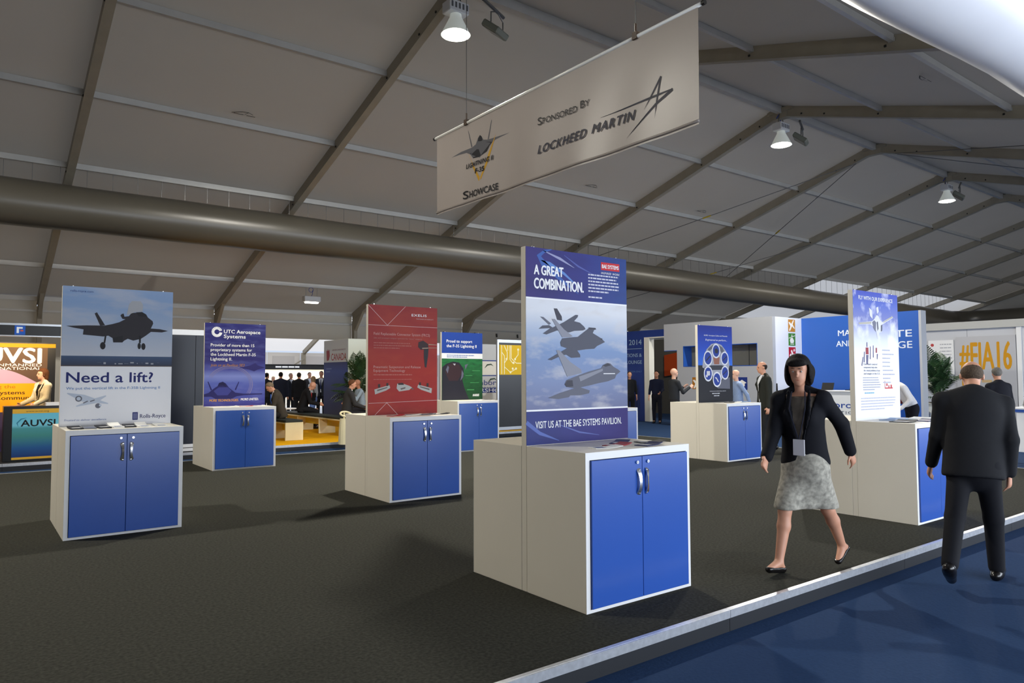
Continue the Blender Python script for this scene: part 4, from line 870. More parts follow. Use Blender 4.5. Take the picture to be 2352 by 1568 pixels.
for a, b_ in (((0, 0, 0), (.05, .06, 2.46)), ((2.2, 0, 0), (2.25, .06, 2.46)), ((.05, 0, 2.38), (2.2, .06, 2.46)), ((.05, 0, .08), (2.2, .06, .16))): MB().box(a, b_).build('frame', slv, cpn)
MB().box((.05, 0, .04), (2.2, .05, .06)).build('gold_strip', ink(190, 150, 40), cpn)
F9 = fr_y(.05, .008, 0); CX = lambda cx: ony(580+cx/3.5636, 800, 15.22).x-11.15; CZ = lambda cy: ony(1170, 640+cy/3.5636, 15.22).z
yg = flat('yellow_graphic', rect(CX(2022), CZ(785), CX(2022)+1.25, CZ(542)), F9, ink(200, 164, 20), cpn, 1)
WL = ink(226, 220, 180)
tr = [[(2040, 545), (2040, 600), (2062, 630), (2062, 690), (2062, 782)], [(2060, 545), (2085, 600), (2085, 655)], [(2108, 545), (2108, 660), (2130, 690)], [(2118, 545), (2118, 650), (2160, 690), (2200, 690), (2260, 720), (2260, 785)], [(2175, 575), (2175, 620), (2150, 655)], [(2085, 655), (2062, 690), (2062, 720), (2110, 765), (2160, 735)], [(2040, 600), (2040, 780)], [(2090, 545), (2090, 590)], [(2300, 545), (2300, 640), (2240, 690)], [(2200, 780), (2230, 740), (2310, 740)]]
flats('circuit_traces', [stroke([(CX(x), CZ(y)) for x, y in L], .022) for L in tr]+[disc(CX(x), CZ(y), .032) for x, y in ((2080, 657), (2137, 688), (2130, 735), (2157, 735), (2112, 765), (2150, 657), (2175, 578), (2240, 690))], F9, WL, yg, 2)
# ---- grey meeting booth, icons, blue walls
gry = mat('booth_grey', (166, 169, 176), .5, noise=.01, nscale=1); bwl = mat('blue_wall', (36, 84, 168), .4); bwd = mat('deep_blue_wall', (22, 52, 130), .45)
gb = thing('meeting_booth', 'large pale grey booth with a wide blue edged window slot', 'booth', (18.2, 11.7, LOW)); Zt = 3.17-LOW
def gbx(y0, y1, z0, z1, nm='wall_panel', m=gry, x0=0, x1=.14): return MB().box((x0, y0-11.7, z0-LOW), (x1, y1-11.7, z1-LOW)).build(nm, m, gb)
gbx(11.7, 12.2, LOW, 3.17); gbx(12.2, 14.9, 2.43, 3.17); gbx(12.2, 14.9, LOW, 1.77); gbx(14.9, 15.15, LOW, 3.17); gbx(15.15, 15.68, 2.31, 3.17)
gbx(12.2, 14.9, 2.41, 2.43, 'slot_lining', bwl, -.003, .4); gbx(12.2, 14.9, 1.77, 1.79, 'slot_lining', bwl, -.003, .4); gbx(14.88, 14.9, 1.79, 2.41, 'slot_lining', bwl, -.003, .4); gbx(12.2, 12.22, 1.79, 2.41, 'slot_lining', bwl, -.003, .4)
gbx(15.15, 15.68, 2.29, 2.31, 'slot_lining', bwl, -.003, .14); gbx(12.2, 14.9, 1.75, 2.45, 'inner_wall', mat('inner_grey', (120, 120, 112), .6), .42, .46)
for i in range(3): gbx(12.75+.8*i, 12.76+.8*i, 1.79, 2.41, 'mullion', mat('inner_trim', (100, 100, 96), .5), .39, .42)
MB().box((.14, 0, 0), (1.5, .14, Zt)).build('wall_panel', mat('booth_end_white', (222, 226, 236), .5), gb); gbx(11.7, 15.1, LOW, LOW+.12, 'kickboard', kick, -.006, 0); gbx(13.3, 15.15, .52, .58, 'blue_line', bwl, -.003, 0)
MB().box((1.36, .14, 0), (1.5, 3.9, Zt)).build('wall_panel', gry, gb)
def icon(fr, u, v, s, col, shape, parent):
    t = flat('icon_tile', rect(u, v, u+s, v+s), fr, ink(*col), parent, 1); P_ = lambda L: [(u+s*a, v+s*b) for a, b in L]; Wm = ink(232, 230, 226)
    if shape == 'plane': L = [P_([(.1, .1), (.3, .45), (.05, .75), (.2, .8), (.45, .65), (.7, .95), (.85, .95), (.65, .6), (.95, .3), (.85, .25), (.55, .45), (.25, .05)])]
    elif shape == 'heli': L = [P_([(.05, .62), (.95, .85), (.95, .8), (.05, .57)]), P_([(.3, .6), (.6, .65), (.8, .4), (.7, .2), (.3, .2), (.2, .4)]), P_([(.45, .7), (.55, .7), (.55, .9), (.45, .9)]), P_([(.25, .1), (.8, .1), (.8, .15), (.25, .15)])]
    elif shape == 'sat': L = [P_([(.3, .7), (.45, .8), (.75, .3), (.55, .2)]), P_([(.1, .35), (.3, .5), (.4, .35), (.2, .2)]), P_([(.65, .75), (.8, .9), (.92, .75), (.75, .6)]), P_([(.7, .5), (.95, .45), (.8, .2)])]
    elif shape == 'cap': L = [P_([(.08, .55), (.5, .8), (.92, .55), (.75, .5), (.75, .3), (.5, .22), (.25, .3), (.25, .5)])]
    else: L = [P_([(.3, .2), (.7, .2), (.7, .8), (.3, .8)])]
    flats('icon_shape', L, fr, Wm, t, 2)
fe = fr_y(0, -.001, -LOW)
for i, (c, sh) in enumerate((((190, 130, 40), 'plane'), ((70, 130, 50), 'heli'), ((176, 24, 44), 'sat'), ((176, 156, 90), 'post'), ((30, 50, 120), 'cap'))): icon(fe, .80, 2.76-.405*i, .36, c, sh, gb)
fx_ = fr_x(-.001, 0, -LOW); icon(fx_, -(14.55-11.7), 1.07, .37, (170, 110, 30), 'plane', gb); icon(fx_, -(12.92-11.7), 1.07, .37, (30, 50, 120), 'cap', gb)
b1 = thing('lettered_wall', 'bright blue wall with pale lettering behind the reception counter', 'display wall', (19.7, 8.4, LOW))
MB().box((0, 0, 0), (.25, 3.3, Zt)).build('panel', bwl, b1); MB().box((-.02, -.06, 0), (.27, 0, Zt)).build('end_post', gry, b1)
FB = fr_x(-.001, 3.3, -LOW); PL = ink(206, 216, 230)
letters('lettering', 'MA', FB, PL, b1, 1.12, 2.60, .17, .36, .012); letters('lettering', 'IN SUITE', FB, PL, b1, 3.12, 2.50, .19, 1.5, .012, align='R')
letters('lettering', 'AND', FB, PL, b1, 1.06, 2.30, .17, .5, .012); letters('lettering', 'LOUNGE', FB, PL, b1, 3.12, 2.20, .19, 1.25, .012, align='R')
b2 = thing('lettered_wall', 'deep blue wall with year lettering beside the white doorway', 'display wall', (19.4, 15.9, LOW))
MB().box((0, 1.72, 0), (.2, 6.4, Zt-.05)).build('panel', bwd, b2); MB().box((0, -.2, 2.87-LOW), (.2, 1.72, Zt-.05)).build('door_header', bwd, b2)
MB().box((-.03, 1.48, 0), (.23, 1.72, 2.87-LOW)).build('door_jamb', mat('jamb_white', (222, 222, 216), .5), b2); MB().box((-.03, -.2, 2.83-LOW), (.23, 1.48, 2.87-LOW)).build('door_lintel', mat('jamb_white', (222, 222, 216), .5), b2)
F0 = fr_x(-.001, 6.4, -LOW); LB = ink(150, 176, 206)
ue = 6.4-1.86
letters('lettering', '2014', F0, LB, b2, ue, 2.62, .2, .62, .004, align='R', layer=1.5); flat('rule', rect(ue-1.6, 2.47, ue, 2.485), F0, LB, b2, 1.5)
letters('lettering', 'DELEGATIONS &', F0, LB, b2, ue, 2.18, .13, 1.5, .006, align='R', layer=1.5); letters('lettering', 'LOUNGE', F0, LB, b2, ue, 1.93, .13, .75, .006, align='R', layer=1.5); letters('lettering', 'INVITATION ONLY', F0, ink(100, 130, 180), b2, ue, 1.62, .06, .9, .004, align='R', layer=1.5)
rm_ = thing('back_room', 'dim room with orange panel seen through the white doorway', 'room', (24.0, 14.0, LOW))
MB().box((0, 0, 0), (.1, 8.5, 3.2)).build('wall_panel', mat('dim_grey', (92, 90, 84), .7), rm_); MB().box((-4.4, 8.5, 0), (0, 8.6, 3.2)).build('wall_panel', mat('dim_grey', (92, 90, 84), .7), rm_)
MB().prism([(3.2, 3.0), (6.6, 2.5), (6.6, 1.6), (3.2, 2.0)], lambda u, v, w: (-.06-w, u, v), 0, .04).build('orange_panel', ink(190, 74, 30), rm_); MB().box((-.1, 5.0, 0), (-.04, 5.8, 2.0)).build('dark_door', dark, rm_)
rc = thing('reception_counter', 'white reception counter with blue lettering before the blue wall', 'counter', (18.6, 8.75, LOW))
MB().bbox((0, 0, 0), (.6, 2.6, 1.05-LOW), .004).build('body', mat('counter_white', (214, 218, 222), .45), rc); MB().bbox((-.03, -.03, 1.05-LOW), (.63, 2.63, 1.08-LOW), .004).build('top', lam_edge, rc)
FC = fr_x(-.001, 2.6, -LOW)
letters('lettering', 'Farnborough', FC, ink(40, 70, 150), rc, .42, .62, .17, 1.75, .012); letters('lettering', 'INTERNATIONAL', FC, ink(90, 96, 110), rc, .42, .46, .08, 1.75, .004, spacing=1.2)
for lb, y in (('black laptop on the reception counter near the white aircraft panel', 9.75), ('low black device on the reception counter', 10.55)):
    t = thing('laptop', lb, 'laptop', (18.75, y, 1.0805)); MB().bbox((0, -.17, 0), (.24, .17, .02), .004).build('base', blackplastic, t); MB().beam((.24, 0, .01), (.31, 0, .20), .34, .012, upv=(1, 0, 0)).build('screen', blackplastic, t)
# ---- right end
fwl = thing('back_panel_wall', 'pale wall of panels behind the potted palm at the right', 'display wall', (25.0, 4.0, LOW)); wh2 = mat('panel_pale', (196, 198, 204), .5)
for i in range(4): MB().box((0, 1.75*i, 0), (.08, 1.75*i+1.74, 2.92-LOW)).build('wall_panel', wh2, fwl)
MB().box((-.1, 0, 2.92-LOW), (.1, 7.0, 3.15-LOW)).build('top_beam', mat('beam_pale', (186, 186, 182), .5), fwl); MB().box((-.06, 3.78, 0), (0, 3.9, 2.92-LOW)).build('post', lam_edge, fwl)
sg = thing('hashtag_sign', 'pale sign board with large orange hashtag lettering', 'sign', (24.93, 7.92, LOW)); MB().box((0, 0, .2), (.06, 1.62, 2.68-LOW)).build('board', mat('sign_pale', (186, 186, 190), .5), sg)
FS = fr_x(-.001, 1.62, -LOW); OR = ink(206, 146, 20)
letters('lettering', '#FIA16', FS, OR, sg, .10, 1.66, .88, 1.4, .016); flat('orange_icon', rect(.14, 1.15, .28, 1.45), FS, OR, sg, 1); textlines('small_print', FS, ink(206, 176, 130), sg, .32, 1.5, 1.25, 1, .1, .08, rag=0)
pn = thing('notice_board', 'white notice with small red and grey print beside the palm', 'notice', (24.95, 9.62, 1.5)); MB().box((0, 0, 0), (.04, .75, 1.1)).build('board', lam_edge, pn)
FN = fr_x(-.001, .75, 0); flats('red_print', [disc(.12, .95, .05), rect(.1, .55, .25, .59), rect(.1, .3, .3, .33)], FN, ink(186, 70, 70), pn, 1); textlines('small_print', FN, ink(170, 172, 178), pn, .35, .7, .95, 6, .11, .03)
bk = thing('brochure_counter', 'white counter with blue rim at the right edge of the photo', 'counter', (17.55, 4.3, LOW))
MB().bbox((.04, 0, 0), (.6, 1.32, .76-LOW), .004).build('body', lam_edge, bk); MB().bbox((.0, -.03, .70-LOW), (.62, 1.36, .76-LOW), .004).build('blue_rim', bwl, bk); MB().bbox((-.02, -.05, .76-LOW), (.66, 1.38, .80-LOW), .004).build('top', lam_edge, bk)
rk = thing('brochure_rack', 'wire rack on the right counter holding yellow brochures', 'rack', (17.7, 4.95, .8005))
for i in range(4):
    MB().box((.09*i, -.33, .17*i), (.09*i+.006, .58, .17*i+.008)).build('shelf', steel, rk); MB().tube([(.09*i-.05, -.33, .17*i+.06), (.09*i-.05, .58, .17*i+.06)], .005, 5).build('front_rail', steel, rk)
for s in (-.33, .58): MB().beam((.006, s, .016), (.36, s, .7), .01, .02).build('side_rail', steel, rk)
n_ = 0; ords = ('bottom', 'second', 'third', 'top')
for i in range(4):
    for j in range(3):
        t = thing('brochure', 'yellow brochure, %s one of the %s tier in the rack' % (('left', 'middle', 'right')[j], ords[i]), 'brochure', (17.69+.09*i, 5.38-.29*j, .80+.17*i+.01), 0, 'yellow brochures in the rack')
        MB().beam((0, 0, 0), (.045, 0, .2), .24, .012, upv=(1, 0, 0)).build('cover', ink(222, 160, 20), t); MB().beam((-.004, 0, .07), (.008, 0, .13), .16, .014, upv=(1, 0, 0)).build('title_block', ink(232, 220, 190), t)
def tubchair(x, y, rot, lb):
    t = thing('tub_chair', lb, 'chair', (x, y, LOW), R(rot), 'white tub chairs by the palm'); m = mat('white_leather', (222, 218, 202), .4)
    MB().bbox((-.3, -.3, .12), (.3, .3, .42), .03).build('seat', m, t); MB().bbox((-.36, .22, .12), (.36, .36, .78), .03).build('backrest', m, t)
    for s in (-1, 1): MB().bbox((s*.33-.05, -.3, .12), (s*.33+.05, .3, .62), .03).build('armrest', m, t)
    for s in (-1, 1):
        for u in (-.24, .28): MB().tube([(s*.3, u, 0), (s*.3, u, .12)], .02, 6).build('leg', chrome, t)
tubchair(20.9, 8.35, -60, 'white tub chair nearer the blue wall end'); tubchair(21.7, 7.7, 200, 'white tub chair further right behind the walking men')
# potted palms
leafm = mat('palm_leaf', (44, 72, 40), .5, noise=.3, nscale=6); potw = mat('white_planter', (222, 218, 200), .4); soil = mat('soil', (50, 38, 28), .9)
def palm(label, x, y, z, hgt, rad, nf, pot=.32, seed=1, poth=.6, dwarf=False):
    rnd = random.Random(seed); t = thing('potted_palm', label, 'plant', (x, y, z))
    pm = MB().bbox((-pot, -pot, 0), (pot, pot, poth), .02) if not dwarf else MB().lathe([(0, 0), (pot*.8, 0), (pot, poth), (pot*.9, poth), (pot*.85, poth-.04), (0, poth-.04)], n=20)
    pm.build('planter', potw, t); MB().lathe([(0, poth+.012), (pot*.85, poth+.012), (pot*.85, poth+.002)], n=16).build('soil', soil, t)
    for s in range(4):
        a = s*1.7; MB().tube([(.08*math.cos(a), .08*math.sin(a), poth), (.14*math.cos(a), .14*math.sin(a), poth+(hgt-poth)*.55)], [.025, .012], 6).build('stem', mat('palm_stem', (70, 84, 44), .6), t)
    for k in range(nf):
        a = k*2.399+rnd.random()*.5; el = R(rnd.uniform(20, 82)); L = rad*rnd.uniform(.8, 1.25); z0 = poth+(hgt-poth)*rnd.uniform(.05, .5); b = MB(); P = []
        for i in range(11):
            s = i/10; r_ = L*(s*math.cos(el)+.25*s*s); zz = z0+L*(math.sin(el)*s*1.25-.75*s*s*math.cos(el)); P.append(Vector((r_*math.cos(a), r_*math.sin(a), zz)))
        b.tube(P, [.008*(1-.08*i) for i in range(11)], 4)
        sd = Vector((-math.sin(a), math.cos(a), 0))
        for i in range(2, 11):
            for s in (-1, 1):
                for hh in (0, .5):
                    p0 = P[i]+(P[i]-P[i-1])*-hh; ln = L*.34*math.sin(math.pi*min(1, (i-hh)/11+.12)); d = (P[i]-P[i-1]).normalized()
                    tip = p0+(sd*s*.8+d*.65+Vector((0, 0, -.35)))*ln; md = p0+(sd*s*.45+d*.3+Vector((0, 0, -.02)))*ln; wv = d*.016
                    b.add([p0-wv, md-wv*1.3, tip, md+wv*1.3, p0+wv], [(0, 1, 3, 4), (1, 2, 3)])
        b.build('frond', leafm, t)
palm('large potted palm in front of the pale wall by the red panel', ony(822, 864, 20.6).x, 20.6, 0, 2.15, .85, 28, .25, 3, .55)
palm('potted palm in a white planter beside the orange hashtag sign', 22.35, 9.05, LOW, 2.05, .95, 28, .36, 5, .82)
palm('small potted palm beside the striped backdrop', 13.35, 17.6, LOW, 1.9, .7, 16, .22, 8, .5)
# ================================================================ people
def net(prims, h, cut=None):
    """one closed skin over blended round shapes (prims), sampled every h metres"""
    lo = np.min([p[0] for p in prims], 0)-2.5*h; hi = np.max([p[1] for p in prims], 0)+2.5*h
    n = np.ceil((hi-lo)/h).astype(int)+1
    D = np.full(n, 1.0, np.float32)
    ax = [lo[i]+h*np.arange(n[i]) for i in range(3)]
    for (a, b, fn, k) in prims:
        m = .05+k
        i0 = np.clip(((a-m-lo)/h).astype(int), 0, n-1); i1 = np.clip(((b+m-lo)/h).astype(int)+2, 1, n)
        X, Y, Z = np.meshgrid(ax[0][i0[0]:i1[0]], ax[1][i0[1]:i1[1]], ax[2][i0[2]:i1[2]], indexing='ij')
        d = fn(X, Y, Z); s = (slice(i0[0], i1[0]), slice(i0[1], i1[1]), slice(i0[2], i1[2])); o = D[s]
        if k > 0:
            t = np.clip(.5+.5*(o-d)/k, 0, 1); D[s] = o*(1-t)+d*t-k*t*(1-t)
        else: D[s] = np.minimum(o, d)
    if cut is not None:
        X, Y, Z = np.meshgrid(*ax, indexing='ij'); D = np.maximum(D, cut(X, Y, Z))
    S_ = D < 0
    C = [S_[i:n[0]-1+i, j:n[1]-1+j, k:n[2]-1+k] for i in (0, 1) for j in (0, 1) for k in (0, 1)]
    cnt = sum(c.astype(np.int8) for c in C); act = (cnt > 0) & (cnt < 8)
    idx = np.full(act.shape, -1, int); I = np.argwhere(act); idx[act] = np.arange(len(I))
    acc = np.zeros((len(I), 3)); num = np.zeros(len(I)); cor = [(i, j, k) for i in (0, 1) for j in (0, 1) for k in (0, 1)]
    val = {c: D[I[:, 0]+c[0], I[:, 1]+c[1], I[:, 2]+c[2]] for c in cor}
    for c in cor:
        for a in range(3):
            if c[a]: continue
            e = list(c); e[a] = 1; e = tuple(e); v0, v1 = val[c], val[e]; m = (v0 < 0) != (v1 < 0)
            t = np.where(m, v0/np.where(m, v0-v1, 1), 0); p = np.zeros((len(I), 3)); p[:] = c; p[:, a] = t
            acc[m] += p[m]; num[m] += 1
    V = (I+acc/num[:, None])*h+lo
    Fs = []
    for a in range(3):
        b, c = (a+1) % 3, (a+2) % 3
        s0 = [slice(None)]*3; s1 = [slice(None)]*3; s0[a] = slice(0, -1); s1[a] = slice(1, None)
        df = S_[tuple(s0)] != S_[tuple(s1)]; E_ = np.argwhere(df)
        ok = (E_[:, b] > 0) & (E_[:, c] > 0) & (E_[:, b] < n[b]-1) & (E_[:, c] < n[c]-1); E_ = E_[ok]
        def g(db, dc): q = E_.copy(); q[:, b] -= db; q[:, c] -= dc; return idx[q[:, 0], q[:, 1], q[:, 2]]
        Q = np.stack([g(1, 1), g(0, 1), g(0, 0), g(1, 0)], 1); fl = S_[E_[:, 0], E_[:, 1], E_[:, 2]]
        Q[~fl] = Q[~fl][:, ::-1]; Fs.append(Q)
    Fq = np.concatenate(Fs); Fq = Fq[(Fq >= 0).all(1)]
    # two rounds of smoothing
    for _ in range(2):
        sm = np.zeros_like(V); w_ = np.zeros(len(V))
        for i in range(4):
            np.add.at(sm, Fq[:, i], V[Fq[:, (i+1) % 4]]+V[Fq[:, (i+3) % 4]]); np.add.at(w_, Fq[:, i], 2)
        V = V*.5+.5*sm/np.maximum(w_, 1)[:, None]
    return V, Fq
def netobj(name, prims, h, m, parent, cut=None):
    V, Fq = net(prims, h, cut); me = bpy.data.meshes.new(name)
    me.vertices.add(len(V)); me.vertices.foreach_set('co', V.ravel()); me.loops.add(Fq.size); me.polygons.add(len(Fq))
    me.polygons.foreach_set('loop_start', np.arange(0, Fq.size, 4)); me.polygons.foreach_set('loop_total', np.full(len(Fq), 4)); me.loops.foreach_set('vertex_index', Fq.ravel())
    me.polygons.foreach_set('use_smooth', np.ones(len(Fq), bool)); me.update(calc_edges=True); me.validate(); me.materials.append(m)
    return link(name, me, parent)
A_ = lambda p: np.array(p, float)
def cone(a, b, r1, r2, k=.02):
    a, b = A_(a), A_(b); L = b-a; ll = (L*L).sum() or 1e-9; r = max(r1, r2)
    def fn(X, Y, Z):
        t = np.clip(((X-a[0])*L[0]+(Y-a[1])*L[1]+(Z-a[2])*L[2])/ll, 0, 1)
        return np.sqrt((X-a[0]-t*L[0])**2+(Y-a[1]-t*L[1])**2+(Z-a[2]-t*L[2])**2)-(r1+t*(r2-r1))
    return (np.minimum(a, b)-r, np.maximum(a, b)+r, fn, k)
def ell(c, r, M=None, k=.02):
    """ellipsoid; M holds its axes as rows"""
    c, r = A_(c), A_(r); M = np.eye(3) if M is None else np.array(M); R_ = max(r)
    def fn(X, Y, Z):
        x, y, z = X-c[0], Y-c[1], Z-c[2]; q = [M[i][0]*x+M[i][1]*y+M[i][2]*z for i in range(3)]
        k0 = np.sqrt(sum((q[i]/r[i])**2 for i in range(3))); k1 = np.sqrt(sum((q[i]/r[i]**2)**2 for i in range(3)))+1e-9
        return k0*(k0-1)/k1
    return (c-R_, c+R_, fn, k)
def ecap(a, b, r1, r2, fl, side, k=.03):
    """flattened tapered trunk: r across, r*fl deep; side is the across axis"""
    a, b, sd = A_(a), A_(b), A_(side); L = b-a; ll = (L*L).sum(); sd = sd-L*(sd@L)/ll; sd /= np.linalg.norm(sd); dp = np.cross(L/math.sqrt(ll), sd); r = max(r1, r2)
    def fn(X, Y, Z):
        x, y, z = X-a[0], Y-a[1], Z-a[2]; t = np.clip((x*L[0]+y*L[1]+z*L[2])/ll, 0, 1); x = x-t*L[0]; y = y-t*L[1]; z = z-t*L[2]
        u = x*sd[0]+y*sd[1]+z*sd[2]; v = (x*dp[0]+y*dp[1]+z*dp[2])/fl; w_ = np.sqrt(np.maximum(x*x+y*y+z*z-u*u-(v*fl)**2, 0)); rr = r1+t*(r2-r1)
        return (np.sqrt(u*u+v*v+w_*w_)-rr)*(.5+.5*fl)
    return (np.minimum(a, b)-r, np.maximum(a, b)+r, fn, k)
def rot(ax, ang):
    return np.array(Matrix.Rotation(ang, 3, ax))
SKIN = {'fair': (206, 150, 122), 'tan': (172, 116, 88), 'light': (222, 172, 146)}
def fabric(c): return mat('cloth_%d_%d_%d' % c, c, .85, 0, spec=.25, noise=.06, nscale=40)
def person(label, loc, face, hgt=1.75, lean=0, hips=0, legs=((0, 0), (0, 0)), arms=((0, 8, 10), (0, 8, 10)), head=(0, 0), sit=False, twist=0,
           skin='fair', hair=(40, 32, 28), hairstyle='short', jacket=(26, 27, 32), shirt=(214, 218, 226), trousers=(24, 24, 28), tie=None, skirt=None, shoes=(16, 14, 14),
           fine=False, dress=None, group='visitors at the show', openj=True, watch=False, vbare=False, wide=1.0, feet=(0, 0), female=False, lanyard=None):
    """figure facing -Y in its own frame; legs = (swing forward, knee bend) left, right; arms = (swing, spread, elbow)"""
    s = hgt/1.75
    root = thing('person', label, 'person', loc, R(face), group)
    h = (.0085 if fine else .017); hc = (.011 if fine else .02)
    SD = A_((1, 0, 0)); sw = (.165 if female else .185)*wide
    J = {}
    hip = A_((0, 0, .93))
    LR = rot('X', R(lean)) @ np.eye(3); T = lambda p: hip+LR@(rot('Z', R(twist))@(A_(p)-hip))     # lean forward moves -y
    J['chest'] = T((0, 0, 1.28)); J['neck'] = T((0, .012, 1.46)); J['waist'] = T((0, 0, 1.08))
    sdu = rot('Z', R(twist))@SD
    HM = LR@rot('Z', R(twist+head[0]))@rot('X', R(head[1]))      # head axes as columns
    hd = J['neck']+HM@A_((0, -.02, .165))
    def dirv(sw_, sp, side):
        a, b = R(sw_), R(sp); d = A_((side*math.sin(b), -math.sin(a)*math.cos(b), -math.cos(a)*math.cos(b))); return d
    lg = {}
    for side, (th, kn), fp in ((1, legs[0], feet[0]), (-1, legs[1], feet[1])):
        hj = hip+A_((side*.085, 0, -.03)); spread = 3 if not sit else 9
        k_ = hj+dirv(th, spread, side)*.43; sh = th-kn; an = k_+dirv(sh, 0, side)*.41
        fd = A_((side*.06, -math.cos(R(fp)), math.sin(R(fp)))) ; fd /= np.linalg.norm(fd)
        up_n = A_((0, math.sin(R(fp)), math.cos(R(fp))))
        lg[side] = (hj, k_, an, an+fd*.13-up_n*.045, an-fd*.05-up_n*.045)
    zmin = min(min(v[3][2]-.032, v[4][2]-.034) for v in lg.values())
    base = A_((0, 0, -zmin)) if not sit else A_((0, 0, (.475-.81*1)/s if sit is True else sit/s-.81))
    ar = {}
    for side, (a_, sp, el_) in ((1, arms[0]), (-1, arms[1])):
        sj = T((side*sw, 0, 1.39)); ud = LR@rot('Z', R(twist))@dirv(a_, sp, side); e_ = sj+ud*.285; fdv = LR@rot('Z', R(twist))@dirv(a_+el_, sp*.4-(12 if el_ > 50 else 0), side); w_ = e_+fdv*.25
        ar[side] = (sj, e_, w_, fdv)
    def P(p): return (A_(p)+base)*s
    def cn(a, b, r1, r2, k=.02): return cone(P(a), P(b), r1*s, r2*s, k*s)
    def el(c, r, M=None, k=.02): return ell(P(c), A_(r)*s, M, k*s)
    def ec(a, b, r1, r2, fl, k=.03, sd=None): return ecap(P(a), P(b), r1*s, r2*s, fl, SD if sd is None else sd, k*s)
    HMr = HM.T
    hp = lambda q: hd+HM@A_(q)
    # ---- body
    B = [el(hp((0, .012, .03)), (.074, .094, .092), HMr), el(hp((0, -.03, -.045)), (.054, .062, .066), HMr, .03), cn(J['neck']-HM@A_((0, 0, .03)), hp((0, .01, -.04)), .054 if not female else .046, .05 if not female else .044),
         ec(J['waist'], J['chest'], .13*wide, .15*wide, .68), ec(hip, J['waist'], .15*wide, .125*wide, .7), cn(ar[1][0], ar[-1][0], .05, .05, .04)]
    B += [cn(hp((0, -.088, .02)), hp((0, -.108, -.018)), .009, .013, .012), el(hp((0, -.078, -.052)), (.024, .012, .008), HMr, .008), el(hp((0, -.07, -.088)), (.022, .016, .016), HMr, .02)]
    for q in (1, -1): B += [el(hp((q*.076, .012, -.005)), (.012, .022, .032), HMr, .006), el(hp((q*.03, -.078, .035)), (.022, .014, .008), HMr, .015)]
    for q in (1, -1):
        sj, e_, w_, fd = ar[q]
        B += [cn(sj, e_, .046, .038), cn(e_, w_, .038, .027)]
        # hand: palm, four fingers, thumb
        sdv = np.cross(fd, A_((0, -1, .2))); sdv /= np.linalg.norm(sdv)+1e-9; pn = np.cross(fd, sdv); fwd = -pn if (-pn)[1] < pn[1] else pn
        pc = w_+fd*.05; B += [ecap(P(w_+fd*.015), P(w_+fd*.085), .033*s, .04*s, .5, fwd, .012*s)]
        rf = .0088 if fine else .0125; inw = A_((-q, 0, 0)); inw = inw-fd*(inw@fd); inw /= np.linalg.norm(inw)+1e-9
        for i, (o_, l1) in enumerate(((.03, .075), (.010, .085), (-.010, .08), (-.03, .062))):
            b0 = w_+fd*.085+fwd*o_; b1 = b0+(fd*.92+inw*.25)*l1*.52; b2 = b1+(fd*.72+inw*.62)*l1*.5
            B += [cn(b0, b1, rf*1.05, rf, .006), cn(b1, b2, rf, rf*.8, .003)]
        t0 = w_+fd*.03+fwd*.028; t1 = t0+(fwd*.72+fd*.6+inw*.2)*.045; t2 = t1+(fd*.85+fwd*.3+inw*.25)*.035; B += [cn(t0, t1, rf*1.35, rf*1.15, .008), cn(t1, t2, rf*1.15, rf*.9, .004)]
    for q in (1, -1):
        hj, k_, an, toe, heel = lg[q]; cf = k_+(an-k_)*.3+A_((0, .012, 0))
        ls = .8 if trousers else 1.0
        B += [cn(hj, k_, .08*ls, .052*ls), cn(k_, cf, .05*ls, .052*ls), cn(cf, an, .05*ls, .032), cn(an, heel, .034, .03), cn(an+(toe-an)*.3, toe, .032, .024)]
    sk = mat('skin_'+skin, SKIN[skin], .5, noise=.04, nscale=14)
    body = netobj('body', B, h*s, sk, root)
    # ---- face
    for q in (1, -1):
        b = MB(); c = P(hp((q*.030, -.076, .014))); b.lathe([(0, -.009), (.006, -.0065), (.009, 0), (.006, .0065), (0, .009)], tuple(c), 10); b.build('eye', mat('eye_white', (186, 176, 168), .35) if fine else mat('eye_dark', (60, 46, 40), .4), root, smooth=True)
        if fine:
            c = P(hp((q*.030, -.0815, .014))); MB().lathe([(0, -.0056), (.0052, 0), (0, .0056)], tuple(c), 8).build('iris', mat('iris_brown', (44, 30, 24), .2), root)
            netobj('eyebrow', [cn(hp((q*.016, -.090, .040)), hp((q*.046, -.078, .040)), .0045, .003)], .004, mat('hair_%d' % sum(hair), hair, .7), root)
    netobj('mouth', [ell(P(hp((0, -.088, -.052))), A_((.022, .007, .0065))*s, HMr)], .005, mat('lips_'+skin, tuple(int(c*.78) if i else int(c*.92) for i, c in enumerate(SKIN[skin])), .45), root)
    # ---- hair
    hm_ = mat('hair_%d_%d_%d' % hair, hair, .75, spec=.2, noise=.3, nscale=90, bump=.5); hcut = None; ph = P(hd)
    def local(X, Y, Z): x, y, z = X-ph[0], Y-ph[1], Z-ph[2]; return [(HMr[i][0]*x+HMr[i][1]*y+HMr[i][2]*z)/s for i in range(3)]
